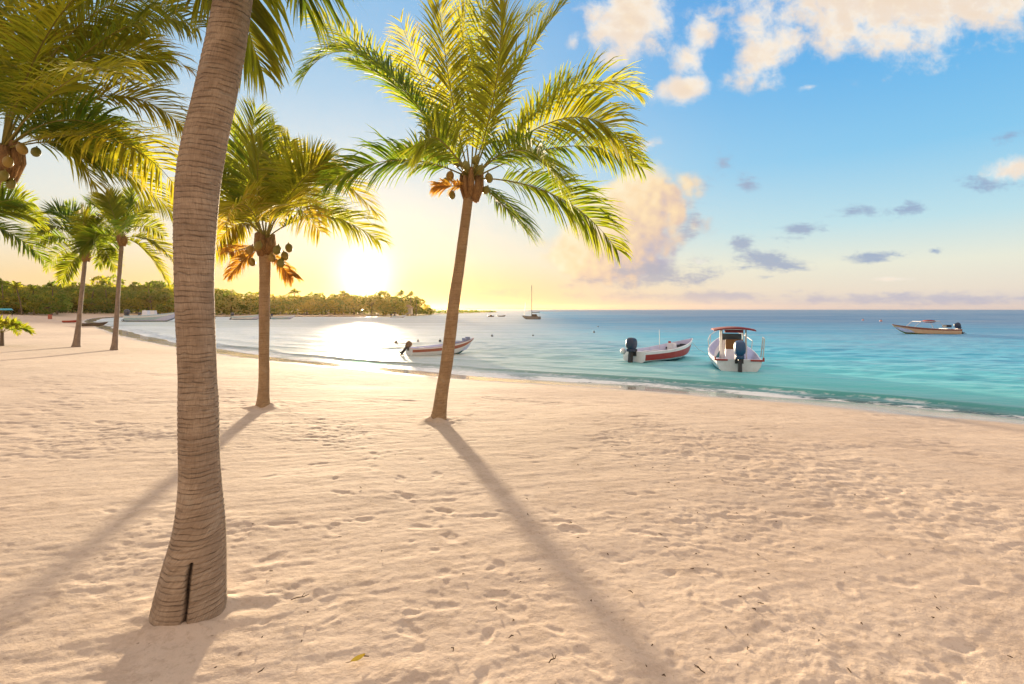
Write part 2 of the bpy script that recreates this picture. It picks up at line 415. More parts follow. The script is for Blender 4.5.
# ------------------------------------------------------------------ sea
def build_sea():
    rs = np.concatenate([np.exp(np.linspace(math.log(9), math.log(45), 420)), np.exp(np.linspace(math.log(45.4), math.log(3000), 150))])
    th = np.concatenate([np.linspace(R(-57), R(62), 620), np.linspace(R(62), R(303), 50)[1:-1]])
    x, y = polar(rs, th)
    d = -inland(x, y)                                    # metres offshore
    depth = WZ - ground_z(x, y, -d)
    wob = 1.1 * fbm(x, y, 0.16, 3)
    z = np.full(x.shape, WZ)
    sw = sst(d, 1.5, 9) * sst(np.hypot(x, y), 120, 40)
    z += sw * (0.05 * np.sin(d * 1.5 + 3 * fbm(x, y, 0.09, 2) * 2) * (0.6 + fbm(x, y, 0.15, 2)) + 0.07 * fbm(x * 0.7, y * 1.3, 0.8, 3))
    near = sst(np.hypot(x, y), 130, 50)
    env = 0.65 + 0.7 * fbm(x, y, 0.10, 2)
    for (dc, hh, w) in ((1.7, 0.17, 0.34), (4.4, 0.07, 0.6)):
        q = d + wob - dc
        z += near * hh * env * np.exp(-(np.where(q < 0, q / (w * 0.6), q / (w * 1.8))) ** 2)
    z -= 0.30 * sst(-d, 2.2, 5)                          # dips under the beach
    z = np.where(d < -5, WZ - 0.6, z)
    o = grid_mesh('sea', x, y, z)
    fattr(o, 'offshore', d); fattr(o, 'depth', depth)
    fattr(o, 'surf', d + wob)
    m, t, out = new_mat('sea water')
    tc = t.node('ShaderNodeTexCoord'); ob = tc.outputs['Object']
    off = t.attr('offshore').outputs['Fac']; dep = t.attr('depth').outputs['Fac']; surf = t.attr('surf').outputs['Fac']
    n1 = t.noise(t.mapping(ob, scale=(0.42, 0.95, 1)), 1.0, 3, 0.55, 0.3)
    n2 = t.noise(t.mapping(ob, scale=(1.3, 3.0, 1), rot=(0, 0, 0.3)), 1.0, 4, 0.6, 0.4)
    n3 = t.noise(t.mapping(ob, scale=(0.05, 0.16, 1)), 1.0, 3)
    n4 = t.noise(t.mapping(ob, scale=(0.012, 0.05, 1)), 1.0, 4)
    n5 = t.noise(t.mapping(ob, scale=(0.003, 0.014, 1)), 1.0, 5)
    hgt = t.math('ADD', t.math('MULTIPLY', n1, 0.85), t.math('MULTIPLY', n2, 0.30))
    hgt = t.math('ADD', hgt, t.math('MULTIPLY', n3, 0.9))
    hgt = t.math('ADD', hgt, t.math('MULTIPLY', t.noise(t.mapping(ob, scale=(2.6, 2.2, 1), rot=(0, 0, -.5)), 1.0, 3, .6), 0.20))
    nrm = t.bump(hgt, 0.5, 0.60)
    # body colour of the water column: clear turquoise over white sand, bluer in deep water and darker in patches
    col = t.ramp(t.mapr(off, 0, 120, 0, 1, False), [(0.0, (0.14, 0.60, 0.54)), (0.05, (0.12, 0.57, 0.60)), (0.16, (0.075, 0.50, 0.66)),
                                             (0.45, (0.030, 0.30, 0.50)), (1.0, (0.018, 0.165, 0.35))])
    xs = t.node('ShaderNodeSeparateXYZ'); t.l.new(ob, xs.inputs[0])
    warm_glare_tint = t.math('ADD', t.math('SUBTRACT', xs.outputs[0], t.math('MULTIPLY', xs.outputs[1], 0.03)), t.math('MULTIPLY', t.math('SUBTRACT', n4, 0.5), 14))
    col = t.mix(t.mapr(warm_glare_tint, 14, -10, 0, 0.8), col, (0.50, 0.46, 0.33, 1))  # bay water painted cream to carry the reflection of the warm low sky
    dark_patch = t.mapr(t.math('ADD', t.math('MULTIPLY', n4, 0.7), t.math('MULTIPLY', n3, 0.3)), 0.5, 0.68)
    col = t.mix(t.math('MULTIPLY', dark_patch, t.math('MULTIPLY', t.mapr(off, 6, 40, 0, 0.45), t.mapr(warm_glare_tint, -8, 12))), col, (0.010, 0.10, 0.20, 1))
    streak = t.mapr(t.math('ADD', t.math('MULTIPLY', n1, .45), t.math('ADD', t.math('MULTIPLY', n2, .25), t.math('MULTIPLY', n3, .3))), 0.46, 0.62)
    col = t.mix(t.math('MULTIPLY', streak, t.mapr(off, 2, 8, 0, 0.7)), col, t.mix(1.0, col, (.35, .55, .72, 1), 'MULTIPLY'))
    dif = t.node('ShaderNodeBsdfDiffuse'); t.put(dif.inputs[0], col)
    tr = t.node('ShaderNodeBsdfTransparent'); tr.inputs[0].default_value = (0.62, 0.93, 0.90, 1)
    opac = t.math('SUBTRACT', 1.0, t.math('EXPONENT', t.math('MULTIPLY', t.math('MAXIMUM', dep, 0.0), -4.2)))
    body = t.node('ShaderNodeMixShader'); t.put(body.inputs[0], opac)
    t.l.new(tr.outputs[0], body.inputs[1]); t.l.new(dif.outputs[0], body.inputs[2])
    gl = t.node('ShaderNodeBsdfGlossy'); gl.inputs['Roughness'].default_value = 0.43; t.put(gl.inputs['Normal'], nrm)
    fr = t.node('ShaderNodeFresnel'); fr.inputs[0].default_value = 1.33; t.put(fr.inputs[1], t.bump(hgt, 0.5, 0.22))
    wat = t.node('ShaderNodeMixShader'); t.put(wat.inputs[0], t.math('MULTIPLY', fr.outputs[0], t.math('MULTIPLY', t.mapr(warm_glare_tint, 14, -10, 0.42, 0.95), t.mapr(t.math('ADD', t.math('MULTIPLY', n3, 0.4), t.math('ADD', t.math('MULTIPLY', n4, 0.35), t.math('MULTIPLY', n5, 0.25))), 0.40, 0.60, 0.62, 1.12))))
    t.l.new(body.outputs[0], wat.inputs[1]); t.l.new(gl.outputs[0], wat.inputs[2])
    # foam: lacy wash near the water's edge and the lip of the little breaker
    lace = t.noise(t.mapping(ob, scale=(1.6, 2.6, 1)), 1.6, 6, 0.65, 0.8)
    lace2 = t.noise(ob, 0.35, 2)
    edge = t.math('MULTIPLY', t.mapr(surf, 1.5, 0.2), t.mapr(t.noise(ob, 0.5, 3), 0.3, 0.62, 0.55, 1.05))
    wash = t.mapr(t.math('ADD', t.math('MULTIPLY', edge, 0.55), lace), 0.80, 1.02)
    lip = t.math('MULTIPLY', t.mapr(surf, 0.9, 1.25), t.mapr(surf, 1.62, 1.4))
    lip = t.math('MULTIPLY', lip, t.mapr(t.math('ADD', lace, t.math('MULTIPLY', lace2, 0.8)), 0.88, 1.05))
    foam = t.math('MAXIMUM', t.math('MULTIPLY', wash, 0.78), t.math('MULTIPLY', lip, 0.6))
    foam = t.math('MULTIPLY', foam, t.mapr(off, -2.5, -0.2))
    fd = t.node('ShaderNodeBsdfDiffuse'); fd.inputs[0].default_value = (0.78, 0.78, 0.78, 1)
    fin = t.node('ShaderNodeMixShader'); t.put(fin.inputs[0], foam)
    t.l.new(wat.outputs[0], fin.inputs[1]); t.l.new(fd.outputs[0], fin.inputs[2])
    t.l.new(fin.outputs[0], out.inputs[0])
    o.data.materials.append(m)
    tag(o, kind='structure')

# ------------------------------------------------------------------ palms
def catmull(pts, n):
    """pts: list of tuples, resampled n per span"""
    out = []; A = [np.array(p, float) for p in pts]
    for i in range(len(A) - 1):
        p0, p1, p2, p3 = A[max(i - 1, 0)], A[i], A[i + 1], A[min(i + 2, len(A) - 1)]
        for k in range(n):
            s = k / n
            out.append(0.5 * (2 * p1 + (p2 - p0) * s + (2 * p0 - 5 * p1 + 4 * p2 - p3) * s * s + (3 * p1 - p0 - 3 * p2 + p3) * s ** 3))
    out.append(A[-1]); return out

def trunk(root, spec, Y, mat, n=24, per=14, ring=0.06, amp=0.012, crack=None, dY=None):
    """spec rows: px, py, width px"""
    rows = []
    for i, (px, py, w) in enumerate(spec):
        yy = Y + (dY[i] if dY else 0.0)
        p = P(px, py, yy); rows.append((p.x, p.y, p.z, w / 2 / FPX * yy * math.cos(math.atan2(px - CX, FPX))))
    rows.insert(0, (rows[0][0], rows[0][1], rows[0][2] - 0.25, rows[0][3] * 1.04))
    S = catmull(rows, per)
    me = bpy.data.meshes.new('trunk'); vs = []; uvs = []; st = []
    L = 0.0; rng = random.Random(int(Y * 100)); prev = None
    tw = [rng.uniform(0, 6.28) for _ in range(6)]
    for p in S:
        if prev is not None: L += float(np.linalg.norm(p[:3] - prev[:3]))
        prev = p
        for k in range(n + 1):
            a = 2 * math.pi * k / n
            lv = L + 0.02 * math.sin(L * 9 + tw[5]) + 0.012 * math.sin(a + tw[0]) + 0.006 * math.sin(2 * a + tw[1] + L * 3) + 0.004 * math.sin(3 * a + L * 9)
            fr = (lv / ring) % 1.0
            prof = fr ** 0.7 - 0.5
            k2 = 1 + 0.03 * math.sin(2 * a + tw[2] + L * 1.7) + 0.02 * math.sin(3 * a + tw[3] - L * 2.3) + 0.012 * math.sin(5 * a + L * 6)
            r = p[3] * k2 + amp * prof * (0.7 + 0.5 * math.sin(a * 2 + L * 11 + tw[4]))
            s = 0.0
            if crack:
                ca, c0, c1, cw = crack
                da = (a - (ca + 0.02 * math.sin(L * 17)) + math.pi) % (2 * math.pi) - math.pi
                if c0 < L < c1:
                    ww = cw * (0.55 + 0.9 * (L - c0) / (c1 - c0)) * (1 if L < c1 - 0.03 else 0.8)
                    q = abs(da) / ww
                    s = max(0.0, min(1.0, 1.5 - q)); r -= 0.03 * s
            vs.append((p[0] + r * math.cos(a), p[1] + r * math.sin(a), p[2])); uvs.append((a * p[3], L)); st.append(s)
    W = n + 1; fs = []
    for i in range(len(S) - 1):
        for k in range(n): fs.append((i * W + k, i * W + k + 1, (i + 1) * W + k + 1, (i + 1) * W + k))
    fs.append(tuple((len(S) - 1) * W + k for k in range(n)))
    off = Vector(root['_world'])
    me.from_pydata([(v[0] - off.x, v[1] - off.y, v[2] - off.z) for v in vs], [], fs)
    uvl = me.uv_layers.new(name='UVMap')
    idx = np.zeros(len(me.loops), np.int32); me.loops.foreach_get('vertex_index', idx)
    uvl.data.foreach_set('uv', np.array(uvs, np.float32)[idx].ravel())
    a = me.attributes.new('stain', 'FLOAT', 'POINT'); a.data.foreach_set('value', st)
    me.polygons.foreach_set('use_smooth', [True] * len(me.polygons))
    me.materials.append(mat); me.update()
    o = bpy.data.objects.new('trunk', me); COL.objects.link(o); o.parent = root
    return o

ZUP = Vector((0, 0, 1))
def frond(root, p0, pm, p2, lmax=0.55, n=58, droop=0.55, width=0.026, dry=False, rib=0.016, rng=None, yellow=0.25, bare=0.14, lseg=3):
    """rib through p0, pm (half way) and p2 (tip); leaflets along both sides"""
    rng = rng or random
    p0, pm, p2 = Vector(p0), Vector(pm), Vector(p2)
    c = pm * 2 - (p0 + p2) * 0.5
    B = lambda s: p0 * (1 - s) ** 2 + c * 2 * s * (1 - s) + p2 * s * s
    D = lambda s: ((c - p0) * 2 * (1 - s) + (p2 - c) * 2 * s).normalized()
    chord = p2 - p0
    # side vector: perpendicular to the plane the rib arches in
    arch = (c - p0).cross(p2 - c)
    hor = chord.cross(ZUP)
    if hor.length > 0.45 * chord.length: S0 = hor.normalized()
    elif arch.length > 1e-3 and abs(arch.normalized().y) < 0.7: S0 = arch.normalized()
    else: S0 = Vector((1, 0.25, 0)) * (1 if hor.x >= 0 else -1)
    S0 = S0.normalized()
    K0 = chord.normalized().cross(S0); tw0 = R(rng.uniform(30, 68)) * rng.choice((-1, 1)) * min(1.0, hor.length / max(chord.length, .01) + .25)
    mb = MB(); gap0 = rng.uniform(-.6, .95)
    N = 16
    mb.tube([B(i / N) for i in range(N + 1)], [rib * (1 - 0.86 * (i / N) ** 0.8) for i in range(N + 1)], 5, mi=1, squash=0.7)
    for side in (-1, 1):
        s = bare + rng.uniform(0, 0.01)
        while s < 0.995:
            s += (1 - bare) / n * rng.uniform(0.75, 1.25)
            if s >= 1: break
            if rng.random() < 0.04 or (gap0 < s < gap0 + .05): continue
            T = D(s); tw = tw0 * (0.35 + 0.85 * s); Sx = S0 * math.cos(tw) + K0 * math.sin(tw)
            S = (Sx - T * Sx.dot(T)).normalized() * side; U = T.cross(S) * side * -1.0
            if U.z < 0: U = -U
            u = (s - bare) / (1 - bare)
            ln = lmax * (0.42 + 0.58 * math.sin(min(1, u / 0.42) * math.pi / 2)) * (1 - 0.62 * max(0, (u - 0.5) / 0.5) ** 1.6) * rng.uniform(0.85, 1.1)
            ang = R(62 - 34 * u + rng.uniform(-7, 7)); lift = R(18 + rng.uniform(-16, 16))
            dr = (T * math.cos(ang) + (S * math.cos(lift) + U * math.sin(lift)) * math.sin(ang)).normalized()
            p = B(s); w = width * (0.75 + 0.5 * math.sin(math.pi * min(1, u + 0.15))) * rng.uniform(0.8, 1.15)
            pts = []; g = droop * 1.25 * rng.uniform(0.5, 1.6)
            wv = dr.cross(U).normalized(); wv = (wv * math.cos(0.5) + U * math.sin(rng.uniform(-0.6, 0.6))).normalized()
            prof = {2: (0.5, 1.0, 0.06), 3: (0.45, 1.0, 0.8, 0.06), 4: (0.45, 1.0, 0.95, 0.65, 0.05)}[lseg]
            kink = rng.random() < 0.08
            for k in range(lseg + 1):
                ww = w * prof[k]
                pts += [p - wv * ww * 0.5, p + wv * ww * 0.5]
                p = p + dr * (ln / lseg)
                dr = (dr + Vector((0, 0, -1)) * g * (0.55 if not (kink and k == 1) else 1.6) * (k + 1) / lseg * (3 / lseg) ** 0.5).normalized()
                wv = (wv - dr * wv.dot(dr)).normalized()
            tn = yellow + rng.uniform(-0.12, 0.12) + 0.12 * u
            tl = []
            for k in range(lseg + 1): tl += [tn + (0.28 * rng.random() if k == lseg else 0)] * 2
            mb.add(pts, [(2 * k, 2 * k + 1, 2 * k + 3, 2 * k + 2) for k in range(lseg)], 0, tl)
    o = mb.build('dry_frond' if dry else 'frond', [M['dry_leaf'] if dry else M['leaf'], M['fibre'] if dry else M['rib']], root)
    return o

def coconut(root, c, r, rng):
    r *= 0.7
    rot = Matrix.Rotation(rng.uniform(-0.5, 0.5), 3, 'X') @ Matrix.Rotation(rng.uniform(-0.5, 0.5), 3, 'Y')
    mb = MB(); mb.blob(c, (r, r, r * 1.28), 12, 9, rot=rot)
    top = Vector(c) + rot @ Vector((0, 0, r * 1.2))
    mb.tube([top, top + Vector((0, 0, r * 0.5))], [r * 0.25, r * 0.12], 6)
    return mb.build('coconut', M['coconut'], root, smooth=True)

def sheath(root, c, r, h, rng):
    mb = MB()
    for k in range(9):
        a = k * 2.4; o = Vector((math.cos(a), math.sin(a), 0))
        b = Vector(c) + o * r * 0.55 + Vector((0, 0, -h * rng.uniform(0.4, 0.6)))
        tp = Vector(c) + o * r * rng.uniform(0.9, 1.3) + Vector((0, 0, h * rng.uniform(0.3, 0.7)))
        mb.tube([b, (b + tp) / 2 + o * r * 0.2, tp], [r * 0.45, r * 0.5, r * 0.3], 6, squash=0.5)
    return mb.build('leaf_sheath', M['fibre'], root, smooth=True)

def spec_palm(name, label, foot, spec, Y, mat, crown, fronds, seed, lmax, n, width, rib, extra=0, nuts=(), dry=(), tr_kw=None, visible_trunk=True,
              droop=0.55, cr=0.10, length=2.4, yellow=0.25, sh=0.3, lseg=4, group=None):
    """fronds rows: (mid px, mid py, mid dY, tip px, tip py, tip dY[, droop])"""
    rng = random.Random(seed)
    Y0 = Y; Y = ground_hit(*foot); ks = Y / Y0
    lmax *= ks; width *= ks; rib *= ks; cr *= ks; sh *= ks; length *= ks
    tr_kw = dict(tr_kw or {}); tr_kw['amp'] = tr_kw.get('amp', .012) * ks
    b = P(spec[0][0], spec[0][1], Y)
    root = empty(name, b, world=True); tag(root, label, 'palm tree', group)
    trunk(root, spec, Y, mat, **(tr_kw or {}))
    C = P(crown[0], crown[1], Y); YC = C.y
    sheath(root, C + Vector((0, 0, -sh * 0.35)), cr * 1.2, sh, rng)
    for fr in fronds:
        mx, my, md, tx, ty, td = fr[:6]; dp = fr[6] if len(fr) > 6 else droop
        pm, pt = P(mx, my, YC + md * ks), P(tx, ty, YC + td * ks)
        o = (pm - C); o.z *= 0.3
        if o.length > 1e-4: o = o.normalized() * cr * 0.5
        frond(root, C + o, pm, pt, lmax * rng.uniform(0.9, 1.08), n, dp, width, rib=rib, rng=rng, yellow=yellow + rng.uniform(-0.1, 0.1), lseg=lseg)
    for k in range(extra):
        a = k * 2.399 + rng.uniform(-0.3, 0.3); el = R(rng.uniform(-5, 70)); L = length * rng.uniform(0.8, 1.1)
        o = Vector((math.cos(a) * math.cos(el), math.sin(a) * math.cos(el), math.sin(el)))
        pm = C + o * L * 0.5; pt = C + o * L * 0.9 + Vector((0, 0, -L * rng.uniform(0.25, 0.5) * math.cos(el)))
        frond(root, C + Vector((o.x, o.y, 0)) * cr * 0.5, pm, pt, lmax * rng.uniform(0.85, 1.05), n, droop, width, rib=rib, rng=rng, yellow=yellow + rng.uniform(-0.1, 0.1), lseg=lseg)
    for (mx, my, md, tx, ty, td) in dry:
        frond(root, C + Vector((0, 0, -sh * 0.3)), P(mx, my, YC + md * ks), P(tx, ty, YC + td * ks), lmax * 0.45, int(n * 0.5), 1.6, width, dry=True, rib=rib, rng=rng, yellow=0.4)
    for (nx, ny, nd, r) in nuts: coconut(root, P(nx, ny, YC + nd * ks), r * ks, rng)
    return root

def build_palms():
    # nearest palm
    near = [(189, 626, 80), (189.5, 608, 80), (194, 566, 69), (199, 524, 54), (200, 483, 45), (199, 440, 42), (198.5, 400, 41), (197.5, 370, 39),
            (195, 280, 39.5), (196.5, 200, 45), (203, 150, 46), (214, 100, 45), (224, 50, 43), (233, 0, 40), (244, -60, 36), (256, -125, 32)]
    spec_palm('palm_tree', 'nearest palm with thick ringed trunk and dark slit at its swollen foot', (189, 612), near, 2.70, M['bark_near'], (258, -140),
              [(284, -80, -.15, 302, 0, -.2, .8), (238, -30, .55, 262, 70, .7, .9), (226, -75, .1, 200, -10, .1, .8), (350, -110, .3, 420, -50, .5, .7),
               (420, -130, .1, 512, -34, .1, .7), (150, -150, .3, 60, -90, .5), (330, -230, .6, 420, -190, 1.3), (200, -270, .5, 170, -300, 1.0),
               (300, -260, -.7, 330, -230, -1.3), (190, -270, -.7, 150, -230, -1.3), (260, -300, -.1, 270, -420, -.2), (180, -130, .9, 120, -70, 1.6)],
              21, .56, 64, .024, .013, nuts=[(245, -118, -.15, .10), (275, -115, -.12, .10), (262, -105, .16, .10)], cr=.14, sh=.35,
              tr_kw=dict(n=112, per=46, ring=.031, amp=.0042, crack=(R(-66), .30, .72, .05)), yellow=.3)
    # centre palm
    ctr = [(438, 422, 18), (440, 408, 14.5), (443, 385, 13), (447, 360, 12.5), (453, 310, 11.5), (460, 262, 10.5), (466, 215, 10), (469, 192, 10)]
    spec_palm('palm_tree', 'slender leaning palm with green coconuts standing alone mid-beach', (438, 421), ctr, 7.25, M['bark'], (471, 178),
              [(372, 62, -.2, 304, 76, -.4, .6), (385, 70, .8, 309, 14, 1.4, .5), (449, 80, -.2, 436, -30, -.3, .35), (478, 75, .3, 492, -35, .4, .35),
               (516, 75, -.3, 566, 2, -.5, .45), (495, 90, -1.0, 500, 5, -1.8, .6), (568, 92, .1, 637, 92, .2, .6), (566, 118, -.5, 632, 156, -.9, .7),
               (572, 146, .3, 642, 168, .5, .75), (556, 196, -.2, 617, 250, -.3, .7), (503, 205, .5, 526, 231, .9, .8), (400, 160, -.4, 328, 183, -.7, .85),
               (425, 150, .6, 392, 162, 1.3, .8), (545, 105, 1.0, 580, 90, 2.0, .6), (430, 95, .9, 400, 20, 1.6, .5), (462, 60, 1.0, 470, -10, 1.9, .5),
               (520, 150, -1.2, 560, 190, -2.0, .8), (440, 140, -1.1, 425, 150, -1.9, .8), (500, 60, .9, 540, 10, 1.6, .5), (405, 95, -.1, 345, 60, .3, .55)],
              5, .66, 112, .0205, .016, nuts=[(457, 162, -.12, .085), (450, 176, -.05, .08), (466, 166, -.16, .085), (480, 170, -.13, .085), (489, 178, -.05, .08),
              (452, 195, .0, .07), (446, 182, .05, .075), (486, 190, .06, .075), (476, 160, -.10, .08)], cr=.105, sh=.36,
              dry=[(452, 186, -.2, 436, 186, -.3)], tr_kw=dict(n=36, per=40, ring=.05, amp=.004))
    # palm by the sun
    pc = [(263, 409, 17), (263.5, 398, 13), (264, 380, 11.5), (264, 340, 11), (264.5, 300, 11), (265, 275, 11), (265, 255, 12)]
    spec_palm('palm_tree', 'palm with orange-brown husks under its crown, in front of the low sun', (263, 408), pc, 8.3, M['bark'], (265, 238),
              [(250, 175, -.3, 256, 112, -.5, .4), (240, 180, .3, 233, 118, .6, .4), (280, 180, .3, 290, 142, .6, .45), (298, 185, -.4, 328, 162, -.6, .5),
               (315, 178, .1, 376, 213, .2, .6), (320, 217, -.3, 378, 240, -.5, .65), (230, 195, -.2, 200, 160, -.3, .5), (228, 212, .4, 190, 232, .6, .6),
               (300, 200, 1.0, 345, 220, 1.8, .6), (245, 205, -1.0, 225, 225, -1.8, .6), (225, 180, .9, 195, 190, 1.8, .5), (270, 160, .8, 275, 125, 1.5, .4),
               (285, 205, -1.0, 320, 232, -1.8, .6), (236, 225, .2, 205, 262, .4, .7), (300, 170, .6, 345, 175, 1.2, .5), (258, 180, -.9, 262, 150, -1.6, .5)],
              9, .68, 106, .022, .016, nuts=[(250, 250, -.12, .09), (258, 246, -.16, .09), (277, 250, -.14, .09), (285, 256, -.05, .085), (281, 263, -.10, .085),
              (244, 258, .0, .085), (289, 248, .06, .085), (272, 258, -.15, .08), (252, 262, -.06, .08)], cr=.095, sh=.32, yellow=.36,
              dry=[(246, 258, -.1, 229, 276, -.2), (283, 268, .0, 291, 276, .0), (238, 250, .2, 230, 253, .3)],
              tr_kw=dict(n=36, per=40, ring=.05, amp=.004))
    # palm filling the top left corner
    tl = [(-75, 560, 30), (-72, 530, 22), (-60, 440, 17), (-42, 340, 16), (-22, 250, 15), (-8, 190, 15), (-2, 165, 16)]
    spec_palm('palm_tree', 'palm at the left edge whose broad fronds and coconuts fill the top left corner', (-75, 545), tl, 6.2, M['bark'], (0, 150),
              [(112, 34, -.3, 208, 34, -.5, .75), (70, 2, .3, 158, 8, .5, .7), (108, 96, .3, 188, 132, .5, .7), (104, 138, -.4, 178, 190, -.6, .8),
               (88, 150, .4, 172, 212, .6, .8), (30, 40, -.2, 70, -60, -.3, .5), (-10, 40, .2, -20, -60, .3, .5), (60, 50, .8, 120, 30, 1.5, .6),
               (70, 80, -1.0, 130, 80, -1.7, .8), (40, 90, 1.0, 90, 120, 1.9, .7), (-60, 70, -.1, -150, 90, -.2, .7), (-60, 120, .4, -130, 190, .6, .7),
               (50, 30, -.7, 110, -20, -1.3, .6), (-30, 50, -.9, -70, 60, -1.8, .7), (85, 60, .1, 165, 62, .2, .75),
               (55, 120, .8, 120, 165, 1.4, .8), (75, 120, -.1, 150, 160, -.1, .8), (85, 20, -.1, 180, 12, -.2, .7), (60, 0, .2, 130, -30, .4, .5),
               (50, 135, .3, 95, 185, .5, .85), (100, 50, .6, 190, 70, 1.0, .7), (20, 20, .4, 30, -60, .8, .4), ],
              33, .68, 104, .021, .015, nuts=[(22, 149, -.25, .075), (36, 152, -.05, .072), (3, 176, -.15, .08), (11, 184, -.08, .07), (8, 162, -.2, .075), (-12, 172, -.2, .08)],
              cr=.13, sh=.4, yellow=.36, dry=[], tr_kw=dict(n=24, per=20, ring=.065, amp=.01))
    # small palm beyond the left edge
    fl = [(-48, 372, 12), (-45, 350, 9), (-38, 300, 7.5), (-32, 250, 7), (-30, 232, 7.5)]
    spec_palm('palm_tree', 'palm just beyond the left edge with drooping fronds showing below the coconuts', (-48, 368), fl, 13.0, M['bark_grey'], (-30, 225),
              [(5, 212, 0, 42, 222, 0, .6), (8, 232, .3, 44, 260, .4, .6), (-2, 203, -.3, 32, 202, -.5, .55), (-60, 190, 0, -95, 215, 0), (-40, 180, .4, -50, 160, .7),
               (-15, 185, -.3, 5, 160, -.5), (-60, 235, .2, -85, 265, .3), (-30, 200, 1.2, -20, 195, 2.1), (-30, 200, -1.2, -35, 215, -2.1)],
              41, .66, 76, .036, .018, cr=.13, sh=.35, tr_kw=dict(n=16, per=12, ring=.09, amp=.006), lseg=2)
    A = [(76, 348, 11), (77, 340, 7.5), (79, 320, 5.4), (82, 290, 4.8), (85, 262, 4.6), (86, 253, 4.8)]
    spec_palm('palm_tree', 'left of the two slim palms on the far pale sand', (76, 347), A, 20.8, M['bark_grey'], (86, 254),
              [(57, 236, 0, 30, 246, 0, .5), (66, 220, -.6, 44, 214, -1, .5), (76, 222, .6, 66, 206, 1, .45), (100, 250, -.3, 116, 270, -.5, .6), (72, 262, .2, 61, 282, .3, .5),
               (96, 228, -.4, 106, 214, -.8, .5), (104, 240, .8, 122, 240, 1.4, .5), (64, 250, 1, 45, 270, 1.6, .6), (88, 225, 1, 90, 205, 1.8, .5), (62, 228, -1.2, 38, 232, -2, .6),
               (84, 226, -1, 82, 210, -1.8, .5), (92, 244, -1.4, 97, 252, -2.4, .6)],
              51, .80, 76, .045, .022, cr=.10, sh=.34, tr_kw=dict(n=16, per=14, ring=.10, amp=.006), lseg=2, yellow=.15)
    Bq = [(114, 351, 10), (115, 342, 7), (116.5, 320, 5.2), (119, 280, 4.6), (121.5, 248, 4.6), (122, 237, 4.8)]
    spec_palm('palm_tree', 'right of the two slim palms on the far pale sand', (114, 350), Bq, 20.2, M['bark_grey'], (122, 238),
              [(146, 251, 0, 169, 284, 0, .5), (148, 240, .5, 172, 258, .8, .5), (142, 226, -.4, 164, 236, -.7, .5), (104, 214, .2, 88, 203, .3, .45), (112, 210, -.6, 106, 196, -1, .4),
               (128, 208, .4, 132, 190, .7, .4), (98, 236, -.6, 80, 252, -1, .55), (108, 246, .6, 98, 266, 1, .55), (124, 222, -1.4, 126, 232, -2.4, .55), (136, 215, 1, 148, 206, 1.7, .5),
               (120, 212, 1.2, 116, 200, 2.2, .5), (104, 226, 1, 88, 230, 1.8, .5)],
              52, .80, 76, .045, .022, cr=.10, sh=.34, tr_kw=dict(n=16, per=14, ring=.10, amp=.006), lseg=2, yellow=.15)

# ------------------------------------------------------------------ boats
def hull(root, L, B, hs, hb, mats, stripe=(0.55, 0.85), draft=0.18, name='hull'):
    """x forward from the stern, mats: bottom, side, stripe, rim, inside"""
    mb = MB(); N = 22; sec = []
    for i in range(N + 1):
        t = i / N
        b = B / 2 * (0.86 + 0.14 * min(t / 0.35, 1))
        if t > 0.42: b *= max(0.0, 1 - ((t - 0.42) / 0.58) ** 2.3) ** 0.9
        b = max(b, 0.025)
        zs = hs + (hb - hs) * t ** 2.4
        k = max(0, (t - 0.62) / 0.38)
        zk = -draft + (hb * 0.72 + draft) * k ** 2.2
        zc = zk + (zs - zk) * 0.30
        fl = 0.80 - 0.28 * k
        x = t * L + 0.0
        lean = 0.16 * hb * k                            # raked stem
        pt = lambda f, w: (x + lean * f, b * w, zc + (zs - zc) * f)
        o = [(x - lean * 0.4, 0.0, zk), pt(0, fl), pt(stripe[0], fl + (1 - fl) * 0.7), pt(stripe[1], fl + (1 - fl) * 0.92), pt(1, 1.0)]
        xin = x + (0.06 if i == 0 else -0.06 * (i == N)); bi = max(b - 0.06, 0.008)
        zf = max(zk + 0.10, 0.17); zf = min(zf, zs - 0.04)
        inn = [(xin + lean, bi, zs + 0.012), (xin + lean * 0.3, bi * 0.82, zf), (xin + lean * 0.3, 0, zf)]
        sec.append(o + inn)
    n = len(sec[0]); vs = []; fs = []; mi = []
    for s in sec:
        vs += [(p[0], p[1], p[2]) for p in s] + [(p[0], -p[1], p[2]) for p in s]
    M_ = [0, 1, 2, 1, 3, 4, 4]
    for i in range(N):
        a, b2 = i * 2 * n, (i + 1) * 2 * n
        for k in range(n - 1):
            fs.append((a + k, b2 + k, b2 + k + 1, a + k + 1)); mi.append(M_[k])
            fs.append((a + n + k + 1, b2 + n + k + 1, b2 + n + k, a + n + k)); mi.append(M_[k])
    fs.append((0, 1, 2, 3, 4, n + 4, n + 3, n + 2, n + 1)); mi.append(1)          # transom
    fs.append((5, 6, 7, n + 6, n + 5)); mi.append(4)
    fs.append((4, 5, n + 5, n + 4)); mi.append(3)
    e = N * 2 * n
    fs.append(tuple(e + k for k in (n + 1, n + 2, n + 3, n + 4, 4, 3, 2, 1, 0))); mi.append(1)
    mb.v = vs; mb.f = fs; mb.mi = mi; mb.tint = [0.3] * len(vs)
    o = mb.build(name, mats, root)
    # keep the chines crisp, soften along the length
    o.data.polygons.foreach_set('use_smooth', [True] * len(o.data.polygons))
    try: o.data.set_sharp_from_angle(angle=R(32))
    except Exception: pass
    return o

